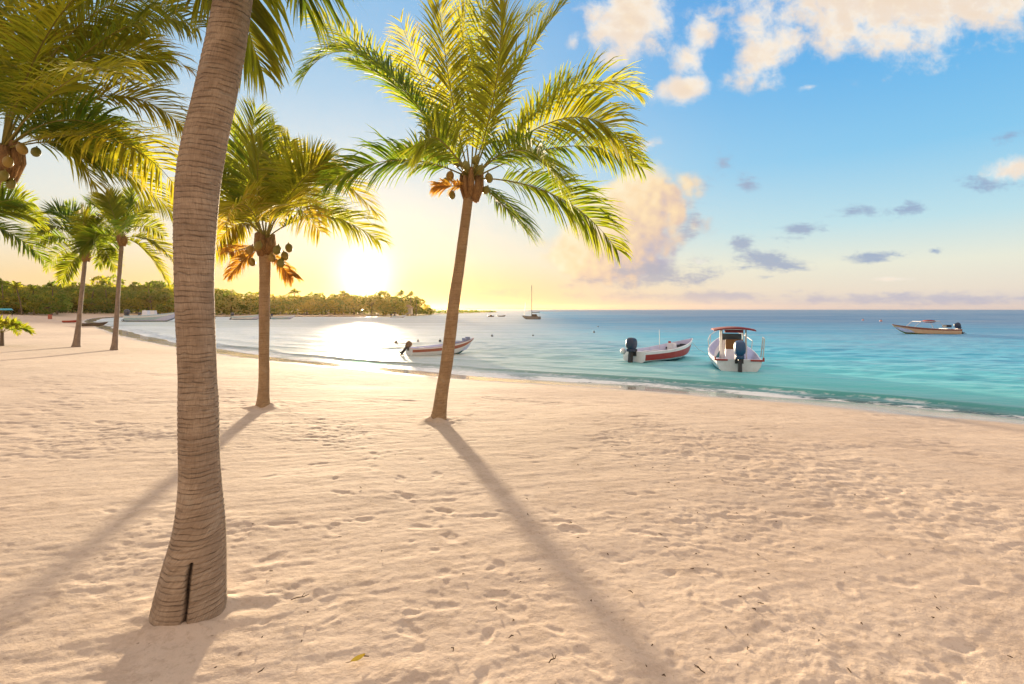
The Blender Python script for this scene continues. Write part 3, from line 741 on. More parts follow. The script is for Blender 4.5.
def outboard(root, x, z, s, cowl, tilt=0.0, y=0.0):
    rot = Matrix.Rotation(tilt, 3, 'Y')
    T = lambda p: Vector((x, y, z)) + rot @ (Vector(p) * s)
    def tb(pts): return [T(p) for p in pts]
    mb = MB(); mb.blob(T((-0.17, 0, 0.34)), (0.27 * s, 0.18 * s, 0.26 * s), 16, 10, rot=rot, power=0.7)
    mb.box(T((-0.16, 0, 0.05)), (0.34 * s, 0.24 * s, 0.12 * s), rot=rot)
    o = mb.build('outboard_motor', cowl, root, smooth=True)
    lg = MB(); lg.box(T((-0.17, 0, -0.30)), (0.20 * s, 0.11 * s, 0.62 * s), rot=rot)
    lg.box(T((-0.20, 0, -0.52)), (0.36 * s, 0.22 * s, 0.03 * s), rot=rot)
    lg.blob(T((-0.17, 0, -0.68)), (0.26 * s, 0.06 * s, 0.07 * s), 10, 6, rot=rot)
    lg.box(T((-0.14, 0, -0.80)), (0.14 * s, 0.02 * s, 0.18 * s), rot=rot)
    lg.build('drive_leg', M['dark_metal'], o)
    br = MB(); br.box(T((0.03, 0, -0.02)), (0.12 * s, 0.26 * s, 0.30 * s), rot=None); br.build('clamp_bracket', M['dark_metal'], o)
    pr = MB()
    for k in range(3):
        a = k * 2.094; q = Matrix.Rotation(a, 3, 'X')
        pr.add([T(Vector((-0.44, 0, -0.68)) + q @ Vector(v)) for v in ((-.015, -.02, .03), (.015, .02, .03), (.03, .06, .13), (-.005, -.03, .15))] +
               [T(Vector((-0.45, 0, -0.68)) + q @ Vector(v)) for v in ((-.015, -.02, .03), (.015, .02, .03), (.03, .06, .13), (-.005, -.03, .15))],
               [(0, 1, 2, 3), (7, 6, 5, 4), (0, 3, 7, 4), (1, 0, 4, 5), (2, 1, 5, 6), (3, 2, 6, 7)])
    pr.build('propeller', M['dark_metal'], o)
    return o

def bench(root, x, w, z, mat, d=0.26, name='bench'):
    mb = MB(); mb.box((x, 0, z), (d, w, 0.05)); mb.box((x, 0, z - 0.13), (d * 0.6, w * 0.85, 0.20)); return mb.build(name, mat, root)
def rod(root, name, pts, r, mat, n=6):
    mb = MB()
    for seg in pts: mb.tube(seg, [r] * len(seg), n)
    return mb.build(name, mat, root)

def build_boats():
    M['white_paint'] = paint('white boat paint', (0.78, 0.78, 0.80), 0.35, 0.25)
    M['red_paint'] = paint('red boat paint', (0.36, 0.028, 0.020), 0.35, 0.25)
    M['rust_red'] = paint('faded rust red paint', (0.42, 0.12, 0.07), 0.45, 0.4)
    M['inside'] = paint('pale blue deck paint', (0.56, 0.58, 0.78), 0.5, 0.3)
    M['tarp'] = paint('blue-grey tarpaulin', (0.25, 0.29, 0.42), 0.7, 0.4)
    M['navy'] = paint('navy motor cowl', (0.018, 0.035, 0.075), 0.25, 0.15)
    M['blue_cowl'] = paint('blue motor cowl', (0.02, 0.07, 0.17), 0.25, 0.15)
    M['brown_cowl'] = paint('brown motor cover', (0.16, 0.09, 0.05), 0.6, 0.4)
    M['dark_metal'] = paint('dark marine metal', (0.03, 0.03, 0.035), 0.4, 0.3)
    M['antifoul'] = paint('dark blue antifouling', (0.03, 0.08, 0.14), 0.6, 0.3)
    M['teal_bottom'] = paint('teal antifouling', (0.03, 0.16, 0.18), 0.6, 0.3)
    M['steel'] = paint('painted steel tube', (0.62, 0.60, 0.58), 0.35, 0.2)
    M['brown_seat'] = paint('brown leaning seat vinyl', (0.22, 0.10, 0.025), 0.5, 0.3)
    M['maroon'] = paint('maroon canvas', (0.22, 0.03, 0.035), 0.8, 0.3)
    M['black_void'] = paint('dark locker opening', (0.03, 0.035, 0.05), 0.7, 0.1)
    M['cream'] = paint('boat paint tinted peach for low sun', (0.88, 0.52, 0.30), 0.4, 0.3)
    M['yellow_bottom'] = paint('yellow bottom paint', (0.62, 0.42, 0.03), 0.5, 0.3)
    M['glass'] = paint('tinted windscreen', (0.10, 0.14, 0.16), 0.08, 0.05)
    M['pale_blue'] = paint('pale blue boat paint', (0.42, 0.58, 0.66), 0.4, 0.3)
    M['wood_dark'] = paint('weathered dark timber', (0.10, 0.075, 0.055), 0.8, 0.5)
    M['turq'] = paint('turquoise canvas', (0.06, 0.40, 0.48), 0.7, 0.3)
    M['thatch'] = paint('palm thatch', (0.28, 0.20, 0.11), 0.95, 0.6)
    M['lime_wall'] = paint('limewashed wall', (0.62, 0.52, 0.44), 0.9, 0.4)
    M['buoy_dark'] = paint('dark buoy plastic', (0.05, 0.05, 0.05), 0.5, 0.3)
    M['buoy_pink'] = paint('faded orange buoy plastic', (0.62, 0.24, 0.16), 0.5, 0.3)
    Wm = M['white_paint']

    def place(name, px, py, heading, label, cat='boat', group=None, z=None):
        x, y = on_sea(px, py); o = empty(name, (x, y, WZ if z is None else z), heading); tag(o, label, cat, group)
        if py > 320: o.scale = (1.108,) * 3
        return o
    # --- left motorboat, behind the centre palm
    r = place('motorboat', 409, 355.5, R(30), 'white motorboat with rust-red band and tilted brown motor, moored behind the leaning palm')
    hull(r, 3.9, 1.45, .42, .86, [M['teal_bottom'], Wm, M['rust_red'], M['rust_red'], M['inside']], (0.50, 0.86))
    outboard(r, -0.06, .40, .64, M['brown_cowl'], R(40))
    for bx in (0.9, 1.8): bench(r, bx, 1.1, .36, Wm)
    tp = MB(); 
    for i in range(9):
        t = i / 8; x = 2.35 + 1.25 * t
        tp.box((x, 0, .47 + .36 * t ** 1.7 + .05 * math.sin(i * 1.9)), (.19, 1.12 * (1 - t ** 2.2 * .75), .16 + .05 * math.sin(i * 2.7)))
    tp.build('tarpaulin', M['tarp'], r)
    # --- red and white motorboat
    r = place('motorboat', 634, 362, R(39), 'open white motorboat with broad red side stripe and dark round motor cowl')
    hull(r, 5.0, 1.62, .52, .98, [M['antifoul'], Wm, M['red_paint'], Wm, M['inside']], (0.16, 0.74))
    outboard(r, -0.04, .50, 1.15, M['navy'], R(6))
    fx = MB(); fx.blob((-.30, .42, .52), (.16, .13, .17), 10, 7); fx.build('fuel_can', Wm, r, smooth=True)
    for i, bx in enumerate((0.95, 1.7, 2.45)):
        bench(r, bx, 1.28, .42, Wm, .30)
        lk = MB(); lk.box((bx + .36, 0, .30), (.34, 1.05, .20)); lk.build('locker', M['black_void'], r)
    cs = MB(); cs.box((3.2, 0, .52), (.30, .44, .55), taper=.85); cs.build('console', Wm, r)
    hl = MB(); hl.box((3.2, .14, .84), (.10, .10, .10)); hl.build('cushion', M['red_paint'], r)
    fd = MB()
    for i in range(5): fd.box((3.55 + .22 * i, 0, .50 + .035 * i), (.20, 1.10 * (1 - .13 * i), .10))
    fd.build('bow_locker', M['black_void'], r)
    rod(r, 'antenna', [[(2.9, .55, .5), (2.9, .57, 1.5)]], .012, M['steel'])
    rod(r, 'mooring_line', [[(5.0, 0, .85), (5.6, -.1, .35), (6.6, -.2, -.05)]], .012, M['steel'])
    # --- centre console boat, seen from the stern
    r = place('motorboat', 739, 371.5, R(73), 'white centre-console boat with maroon top and blue motor, stern towards the beach')
    hull(r, 5.9, 2.05, .50, 1.22, [M['teal_bottom'], Wm, Wm, Wm, M['inside']], (0.4, 0.8))
    outboard(r, -0.05, .55, 1.25, M['blue_cowl'], R(4))
    for s in (-1, 1):
        fl = MB(); fl.box((-.02, s * .70, .47), (.05, .52, .07)); fl.box((-.02, s * .93, .53), (.06, .06, .14)); fl.build('corner_fender', M['red_paint'], r)
    well = MB(); well.box((.42, 0, .40), (.5, 1.5, .10)); well.build('aft_deck', M['inside'], r)
    cs = MB(); cs.box((2.35, 0, .70), (.62, .95, .95), taper=.86, tapery=.94); co = cs.build('console', Wm, r)
    ws = MB(); ws.box((2.50, 0, 1.30), (.03, .82, .34), rot=Matrix.Rotation(R(-18), 3, 'Y')); ws.build('windscreen', M['glass'], co)
    st = MB(); st.box((1.55, 0, .55), (.42, .80, .52), taper=.92); sto = st.build('helm_seat', Wm, r)
    sb = MB(); sb.box((1.62, 0, 1.02), (.09, .72, .44), rot=Matrix.Rotation(R(-6), 3, 'Y')); sb.build('backrest', M['brown_seat'], sto)
    legs = []
    for sx, sy in ((1.75, -.52), (1.75, .52), (2.65, -.50), (2.65, .50)):
        rod(r, 'roof_post', [[(sx, sy, .25), (sx + .02, sy * .96, 1.70)]], .034, M['steel'], 8)
    tp = MB(); N = 10; vs = []; fs = []
    for i in range(N + 1):
        for j in range(7):
            u = i / N * 2 - 1; v = j / 6 * 2 - 1
            vs.append((2.2 + v * .85, u * .86, 1.80 - .10 * u * u - .03 * v * v))
    nv = len(vs); vs += [(a, b, c - .055) for a, b, c in vs]
    for i in range(N):
        for j in range(6):
            a = i * 7 + j; fs += [(a, a + 1, a + 8, a + 7), (nv + a + 7, nv + a + 8, nv + a + 1, nv + a)]
    for i in range(N):
        for j in (0, 6):
            a = i * 7 + j; fs.append((a, a + 7, nv + a + 7, nv + a))
    for j in range(6):
        for i in (0, N):
            a = i * 7 + j; fs.append((a, a + 1, nv + a + 1, nv + a))
    tp.add(vs, fs); tp.build('canopy', M['maroon'], r)
    bx = MB(); bx.box((1.75, 0, 1.60), (.36, .74, .12)); bx.build('life_jacket_bag', M['maroon'], r)
    rod(r, 'canopy_frame', [[(1.4, -.62, 1.70), (1.4, .62, 1.70)], [(3.0, -.6, 1.70), (3.0, .6, 1.70)], [(1.4, -.58, 1.70), (3.0, -.58, 1.70)], [(1.4, .58, 1.70), (3.0, .58, 1.70)]], .024, M['steel'])
    rod(r, 'stern_rail', [[(.12, -.93, .48), (.05, -.97, 1.38), (.45, -.98, 1.42), (.9, -.97, .55)], [(.3, -.97, .95), (.75, -.98, .92)]], .026, M['steel'])
    rod(r, 'bow_rail', [[(3.2, s * .93, .72), (3.3, s * .98, 1.10), (4.4, s * .80, 1.30), (5.4, s * .38, 1.50), (5.75, 0, 1.55)] for s in (-1, 1)] +
        [[(4.3, s * .80, .9), (4.35, s * .80, 1.28)] for s in (-1, 1)], .02, M['steel'])
    # --- boat far right
    r = place('motorboat', 957, 334, R(176), 'motorboat with hull tinted peach for low sunlight, yellow forefoot and black motor, farthest right on open water')
    hull(r, 6.3, 1.7, .52, 1.0, [M['yellow_bottom'], M['cream'], M['rust_red'], M['rust_red'], M['inside']], (0.68, 0.97))
    outboard(r, -.05, .48, 1.1, M['navy'], R(28))
    for bx in (1.2, 2.2, 3.0): bench(r, bx, 1.3, .55, Wm)
    rod(r, 'sunshade_frame', [[(1.8, s * .75, .6), (2.2, s * .72, 1.35), (4.0, s * .66, 1.30), (4.6, s * .62, .8)] for s in (-1, 1)] + [[(2.2, -.72, 1.35), (2.2, .72, 1.35)], [(4.0, -.66, 1.3), (4.0, .66, 1.3)]], .03, M['steel'])
    cv = MB(); cv.blob((2.75, 0, 1.32), (.42, .70, .15), 12, 7, power=.8); cv.build('folded_sunshade', M['maroon'], r, smooth=True)
    cl = MB(); cl.box((1.0, .0, .82), (.5, .6, .26)); cl.build('cool_box', M['black_void'], r)
    M['grey_hull'] = paint('grey brown boat paint', (0.22, 0.19, 0.17), 0.5, 0.3)
    # --- anchored sailing catamaran
    r = place('sailboat', 532, 318.2, R(172), 'anchored sailing boat with one tall bare mast on the horizon', 'sailboat')
    for s in (-1, 1):
        h = hull(r, 5.0, .62, .75, 1.0, [M['antifoul'], M['grey_hull'], M['grey_hull'], M['grey_hull'], M['grey_hull']], draft=.2); h.location = (-2.4, s * 1.1, 0)
    dk = MB(); dk.box((-.3, 0, .82), (2.6, 2.2, .12)); dk.box((-.7, 0, 1.15), (1.5, 1.5, .55), taper=.8); dk.build('cabin', M['wood_dark'], r)
    rod(r, 'mast', [[(.1, 0, .8), (.1, 0, 9.6)]], .085, M['dark_metal'], 8)
    rod(r, 'boom', [[(.1, 0, 1.9), (-2.2, 0, 2.0)]], .10, M['wood_dark'])
    rod(r, 'rigging', [[(2.5, 0, .9), (.1, 0, 9.4)], [(-2.2, 0, .8), (.1, 0, 9.4)], [(-.2, 1.1, .8), (.1, 0, 8.0)], [(-.2, -1.1, .8), (.1, 0, 8.0)]], .010, M['dark_metal'])
    rod(r, 'mizzen_mast', [[(2.2, 0, .8), (1.9, 0, 4.6)]], .05, M['steel'])
    # --- small dark boats beside it
    def small(px, py, rz, L, label, mats=None, cabin=True, group=None, nm='small_boat', motor=True):
        r = place(nm, px, py, rz, label, 'boat', group)
        hull(r, L, L * .34, L * .12, L * .2, mats or [M['antifoul'], M['wood_dark'], M['wood_dark'], M['wood_dark'], M['wood_dark']])
        if cabin:
            c = MB(); c.box((L * .45, 0, L * .22), (L * .3, L * .22, L * .2), taper=.85); c.build('cabin', mats[1] if mats else M['wood_dark'], r)
        if motor: outboard(r, -.04, L * .12, L / 5, M['navy'], R(15))
        return r
    small(488, 316.2, R(20), 2.4, 'tiny dark boat left of the sailboat, nearer the headland')
    small(498, 315.9, R(5), 2.9, 'low dark boat just left of the sailboat', cabin=False)
    # --- boats along the far shore
    pb = [M['teal_bottom'], M['pale_blue'], Wm, M['pale_blue'], M['inside']]; wb = [M['antifoul'], Wm, M['pale_blue'], Wm, M['inside']]
    r = small(128, 321.5, R(4), 10.2, 'long pale blue boat with dark motor between the slim palms and the thick trunk', pb, cabin=False)
    for bx in (2.5, 4.5, 6.2): bench(r, bx, 2.6, 1.05, Wm, .5)
    c = MB(); c.box((3.6, 0, 1.7), (1.1, 1.1, 1.2), taper=.85); c.build('console', Wm, r)
    r = small(140, 317.3, R(12), 7.5, 'white cabin boat moored behind the long pale blue boat', wb)
    small(158, 316.8, R(-8), 6.5, 'smaller white boat moored behind the bow of the long pale blue boat', wb, cabin=False)
    r = small(213, 318.0, R(175), 6.4, 'white boat with low cabin just right of the thick trunk, by the far shore', wb)
    r = small(233, 318.6, R(6), 8.0, 'low open white boat moored left of the palm with orange husks, by the far shore', wb, cabin=False)
    r = small(272, 318.2, R(8), 6.2, 'low boat moored right of the palm with orange husks, by the far shore', pb, cabin=False)
    r = small(392, 316.8, R(5), 4.6, 'small white boat under the tip of the headland', wb, cabin=False)
    # drawn-up boats on the far left beach
    def beached(px, Y, rz, L, mats, label, nm):
        x = (px - CX) / FPX * Y; r = empty(nm, (x, Y, gz(x, Y) + .08), rz); tag(r, label, 'boat')
        hull(r, L, L * .24, L * .1, L * .16, mats, draft=.08)
        bench(r, L * .3, L * .18, L * .09, M['wood_dark']); bench(r, L * .55, L * .18, L * .1, M['wood_dark']); return r
    beached(82, 78, R(2), 3.8, [M['wood_dark']] * 5, 'low dark rowing boat at the water\'s edge between the two slim palms', 'rowing_boat')
    beached(63, 95, R(6), 2.9, [M['red_paint'], M['red_paint'], M['rust_red'], M['red_paint'], M['wood_dark']], 'small red canoe lying on sand left of the slim palms', 'canoe')
    # buoys
    def buoy(px, py, s, mat, label, group):
        x, y = on_sea(px, py); r = empty('buoy', (x, y, WZ)); tag(r, label, 'buoy', group)
        b = MB(); b.blob((0, 0, .05 * s), (.16 * s, .16 * s, .15 * s), 12, 8); b.build('float', mat, r, smooth=True)
        b = MB(); b.tube([(0, 0, .17 * s), (0, 0, .27 * s)], [.03 * s, .03 * s], 6); b.blob((0, 0, .29 * s), (.05 * s, .05 * s, .04 * s), 8, 5); b.build('ring', M['dark_metal'], r)
    for px, py, s in ((396, 343, 1.0), (418, 342, .8), (440, 341.5, .8)): buoy(px, py, s, M['buoy_dark'], 'dark mooring buoy floating by the boat behind the leaning palm', 'buoys by the left motorboat')
    for px, py, s in ((492, 336.5, .8), (533, 336, .6), (594, 332.5, .8), (598, 327, .7)): buoy(px, py, s, M['buoy_dark'], 'small dark buoy on bright water between the leaning palm and the red-striped boat', 'buoys on the bright water')
    for px, py, s in ((863, 320.5, 1.5), (881, 321.5, 1.7)): buoy(px, py, s, M['buoy_pink'], 'faded orange buoy left of the motorboat with sun-tinted peach hull', 'orange buoys')

# ------------------------------------------------------------------ far shore vegetation
def leaf_clumps(mb, c, r, n, size, rng, tint):
    for _ in range(n):
        a = rng.uniform(0, 6.283); zz = rng.uniform(-1, 1); q = rng.uniform(0.55, 1.0) ** 0.5; s = math.sqrt(1 - zz * zz)
        p = Vector((c[0] + r[0] * s * math.cos(a) * q, c[1] + r[1] * s * math.sin(a) * q, c[2] + r[2] * zz * q))
        A = Vector((rng.uniform(-1, 1), rng.uniform(-1, 1), rng.uniform(-.8, .8))).normalized(); Bv = A.orthogonal().normalized()
        Bv = (Bv * math.cos(1.0) + A.cross(Bv) * math.sin(rng.uniform(-1, 1))).normalized()
        s1, s2 = size * rng.uniform(.6, 1.3), size * rng.uniform(.4, .8)
        mb.add([p - A * s1, p + Bv * s2, p + A * s1, p - Bv * s2], [(0, 1, 2, 3)], 0, tint + rng.uniform(-.15, .15))
def tree_proto(name, seed, h, w, leaves=1500, size=.28):
    rng = random.Random(seed); root = empty(name, (0, 0, 0)); cr = MB(); tk = MB()
    forks = []
    tk.tube([(0, 0, -.4), (.1, 0, h * .25), (.05, .1, h * .55)], [.26, .2, .13], 8)
    nc = 11
    for k in range(nc):
        a = k * 2.4; q = math.sqrt((k + .5) / nc) * w * .5; z = h * rng.uniform(.28, .86) * (1 - .25 * (q / w))
        c = (q * math.cos(a), q * math.sin(a), z); rr = rng.uniform(.16, .27) * w
        tk.tube([(.07, .05, h * .35), (c[0] * .6, c[1] * .6, z * .85), c], [.1, .06, .03], 5)
        leaf_clumps(cr, c, (rr, rr, rr * rng.uniform(.6, .9)), leaves // nc, size, rng, rng.uniform(.0, .5))
    tk.build('trunk', M['bark_plain'], root); cr.build('crown', M['bush'], root)
    return root
def far_palm_proto(name, seed, h, nf=16, L=3.0, lean=.6):
    rng = random.Random(seed); root = empty(name, (0, 0, 0), world=False)
    tk = MB(); N = 8
    pts = [(lean * (i / N) ** 1.6, 0, -.4 + (h + .4) * i / N) for i in range(N + 1)]
    tk.tube(pts, [.24] + [.17 - .06 * i / N for i in range(N)], 7); tk.build('trunk', M['bark_plain'], root)
    C = Vector(pts[-1]); cr = MB()
    for k in range(nf):
        a = k * 2.4 + rng.uniform(-.2, .2); el = R(rng.uniform(-15, 75)); LL = L * rng.uniform(.8, 1.1)
        o = Vector((math.cos(a) * math.cos(el), math.sin(a) * math.cos(el), math.sin(el)))
        p2 = C + o * LL * .9 + Vector((0, 0, -LL * .45 * math.cos(el))); c = C + o * LL * .6 + Vector((0, 0, LL * .12))
        S = o.cross(ZUP); S = S.normalized() if S.length > .2 else Vector((1, 0, 0))
        Bz = lambda s: C * (1 - s) ** 2 + c * 2 * s * (1 - s) + p2 * s * s
        cr.tube([Bz(i / 5) for i in range(6)], [.05, .045, .04, .03, .02, .01], 4)
        for i in range(3, 24):
            s = i / 24; p = Bz(s); T = (Bz(s + .02) - Bz(s - .02)).normalized(); ln = .85 * (1 - .6 * s ** 2) * rng.uniform(.8, 1.1)
            for sd in (-1, 1):
                e = p + (T * .5 + S * sd * .75 + Vector((0, 0, -.45))).normalized() * ln
                ww = T * .10
                cr.add([p - ww, p + ww, e], [(0, 1, 2)], 0, rng.uniform(.0, .35))
    cr.build('crown', M['leaf'], root)
    return root

def build_far_shore():
    m, t, out = new_mat('plain bark'); tc = t.node('ShaderNodeTexCoord'); n = t.noise(t.mapping(tc.outputs['Object'], scale=(6, 6, 1.5)), 4, 4)
    principled(t, out, t.mix(n, (0.20, 0.15, 0.10, 1), (0.12, 0.085, 0.06, 1)), .9, .2); M['bark_plain'] = m
    rng = random.Random(77)
    trees = [tree_proto('tree', 100 + i, h, w) for i, (h, w) in enumerate(((6.5, 6.5), (5.2, 7.0), (7.2, 5.6), (4.2, 6.0)))]
    palms = [far_palm_proto('palm_tree', 200 + i, h, lean=l) for i, (h, l) in enumerate(((7.5, .6), (6.2, -.9), (8.6, 1.4)))]
    used = set()
    def put(proto, px, Y, s, label, cat, group, dz=0):
        x = (px - CX) / FPX * Y
        o = proto if proto.name not in used else copy_tree(proto)
        used.add(proto.name)
        o.location = (x, Y, max(gz(x, Y), WZ + .1) + dz); o.scale = (s, s, s * rng.uniform(.92, 1.08)); o.rotation_euler = (0, 0, rng.uniform(0, 6.28))
        tag(o, label, cat, group)
    def top_fit(px, Y, ytop, hproto):
        x = (px - CX) / FPX * Y; z0 = max(gz(x, Y), WZ + .1)
        return (CAMZ + (HY - ytop) / FPX * Y - z0) / hproto
    H = [6.6, 5.6, 7.2, 4.6]; HP = [9.6, 8.4, 10.6]
    # wood behind the beach at left
    def skyline(px):
        pts = [(-140, 268), (0, 275), (40, 283), (85, 278), (130, 279), (180, 283), (215, 284), (240, 288), (262, 292), (300, 289), (340, 289), (370, 288), (400, 291), (425, 299), (436, 304)]
        for (a, b), (c, d) in zip(pts, pts[1:]):
            if a <= px <= c: return b + (d - b) * (px - a) / (c - a)
        return 300
    G1, L1 = 'trees of the wood behind the bay', 'bushy green tree in the dense wood lining the bay'
    G2, L2 = 'palms rising from the wood behind the bay', 'palm whose feathery head rises from the wood lining the bay'
    px = -135
    while px < 205:
        for row in range(3):
            q = px + rng.uniform(-9, 9); Y = (196, 212, 232)[row] + rng.uniform(-5, 5) - (38 if q < 60 else 0) + (0 if q < 100 else 6)
            i = rng.randrange(4); put(trees[i], q, Y, top_fit(q, Y, skyline(q) + (11, 5, 0)[row] + rng.uniform(-5, 7), H[i]), L1, 'tree', G1)
        px += 15
    for q in (4, 22, 34, 52, 66, 90, 108, 136, 152, 168, -20, -60):
        i = rng.randrange(3); Y = (152 if q < 60 else 200) + rng.uniform(-4, 10); put(palms[i], q, Y, top_fit(q, Y, skyline(q) - rng.uniform(-10, 3), HP[i]), L2, 'palm tree', G2)
    # headland
    G3, L3 = 'trees on the headland under the sun', 'rounded tree on the headland under the low sun'
    px = 207
    while px < 432:
        for row in range(2):
            q = px + rng.uniform(-5, 5); Y = (203, 214)[row] + rng.uniform(-2, 4) + max(0, q - 395) * 1.0
            i = rng.randrange(4); put(trees[i], q, Y, top_fit(q, Y, skyline(min(q, 434)) + (6, 1)[row] + rng.uniform(-1, 4), H[i]), L3, 'tree', G3)
        px += 9.5
    put(palms[0], 296, 212, top_fit(296, 212, 286.5, HP[0]), 'lone palm with round head standing above the headland, nearest the orange husks', 'palm tree', None)
    put(palms[1], 341, 210, top_fit(341, 210, 289, HP[1]), 'lone palm with round head standing against the sun glow on the headland', 'palm tree', None)
    for q, yt in ((402, 292), (411, 293), (416, 296)):
        put(palms[2], q, 216, top_fit(q, 216, yt, HP[2]), 'palm in the small cluster at the tip of the headland', 'palm tree', 'palms at the headland tip')
    # undergrowth fills the wood
    mb = MB()
    for _ in range(7000):
        q = rng.uniform(-150, 432); Y = 198 + rng.uniform(0, 26) + max(0, q - 395) + (-38 if q < 55 else 0); x = (q - CX) / FPX * Y
        if 178 < q < 206: pass
        z = (0.3 if q < 150 else -.7) + (rng.random() ** 1.6) * 3.2 * min(1, (434 - q) / 60)
        leaf_clumps(mb, (x, Y, z + .9), (1.3, 1.3, 1.2), 4, .42, rng, rng.uniform(0, .3))
    o = mb.build('undergrowth', M['bush']); tag(o, kind='stuff', label='dense green undergrowth at the foot of the far trees', cat='undergrowth')
    # clipped hedge on the beach edge
    r = empty('hedge', (-152, 186, .2)); tag(r, 'dark green clipped hedge along the back of the far beach', 'hedge')
    mb = MB()
    for k in range(330):
        leaf_clumps(mb, (rng.uniform(-16, 14), rng.uniform(-.8, .8), rng.uniform(.1, 1.2)), (.5, .5, .35), 4, .25, rng, rng.uniform(0, .3))
    mb.build('foliage', M['hedge'], r)
    mb = MB()
    for k in range(28): mb.tube([(-15.5 + k * 1.05, 0, -.3), (-15.5 + k * 1.05 + .1, .1, .9)], [.05, .03], 5)
    mb.build('stem', M['bark_plain'], r)
    # low distant strip of land is terrain already; scrub on it
    mb = MB()
    for _ in range(330):
        s = rng.random(); x = -41 + 30 * s; Y = 278 + 165 * s + rng.uniform(2, 14); h = 1.3 * (1 - s) + .5
        leaf_clumps(mb, (x - rng.uniform(2, 10), Y, WZ + .5 + h * rng.random()), (1.4, 1.4, .6), 3, .6, rng, .1)
    o = mb.build('low_scrub', M['bush']); tag(o, kind='stuff', label='thin dark line of scrub on the farthest spit of land', cat='scrub')
    # pale hut at the headland's tip
    Y = 207; x = (404 - CX) / FPX * Y; r = empty('hut', (x, Y, -.5)); tag(r, 'pale hut with thatched roof under the palms at the headland tip', 'hut')
    b = MB(); b.box((0, 0, 1.2), (6.5, 3, 2.4)); b.build('wall', M['lime_wall'], r)
    b = MB(); b.box((0, 0, 3.1), (7.6, 4.2, 1.5), taper=.55, tapery=.05); b.build('roof', M['thatch'], r)
    b = MB(); b.box((-1, -1.52, 1.0), (.9, .06, 1.9)); b.build('door', M['wood_dark'], r)
    for wx in (-2.4, 1.2): b = MB(); b.box((wx, -1.52, 1.4), (.9, .06, .9)); b.build('window', M['black_void'], r)
    # turquoise shelter and red bin at the left end
    Y = 130; x = (2 - CX) / FPX * Y; r = empty('shelter', (x, Y, gz(x, Y))); tag(r, 'turquoise canvas shelter at the left edge, below the wood', 'shelter')
    b = MB(); b.box((0, 0, 1.75), (3.2, 2.8, .45), taper=.8); b.build('canopy', M['turq'], r)
    for sx in (-1.4, 1.4):
        for sy in (-1.2, 1.2): rod(r, 'post', [[(sx, sy, -.1), (sx, sy, 1.6)]], .06, M['wood_dark'])
    Y = 118; x = (50 - CX) / FPX * Y; r = empty('barrel', (x, Y, gz(x, Y))); tag(r, 'upright red barrel on the sand by the wood at left', 'barrel')
    b = MB(); b.tube([(0, 0, 0), (0, 0, .1), (0, 0, .45), (0, 0, .5), (0, 0, .55), (0, 0, .95), (0, 0, 1.0)], [.36, .38, .38, .40, .38, .38, .35], 14); b.build('drum', M['rust_red'], r)
    b = MB(); b.tube([(0, 0, 1.0), (0, 0, 1.06)], [.37, .34], 14); b.build('lid', M['red_paint'], r)
    # leafy shrub on the sand at the left edge
    Y = ground_hit(4, 346); bx = (2 - CX) / FPX * Y; z = gz(bx, Y); r = empty('shrub', (bx, Y, z), world=True); tag(r, 'low leafy shrub on the sand at the left edge', 'shrub')
    for k in range(11):
        a = k * 2.4; el = R(rng.uniform(15, 60)); L = rng.uniform(1.1, 1.6); c = Vector((bx, Y, z + .75)); o = Vector((math.cos(a) * math.cos(el), math.sin(a) * math.cos(el), math.sin(el)))
        frond(r, c, c + o * L * .6, c + o * L + Vector((0, 0, -.6)), .5, 20, .6, .08, rng=rng, lseg=2)
    b = MB(); b.tube([(bx, Y, z - .1), (bx, Y, z + .8)], [.11, .08], 8); b.build('stem', M['bark_plain'], r)

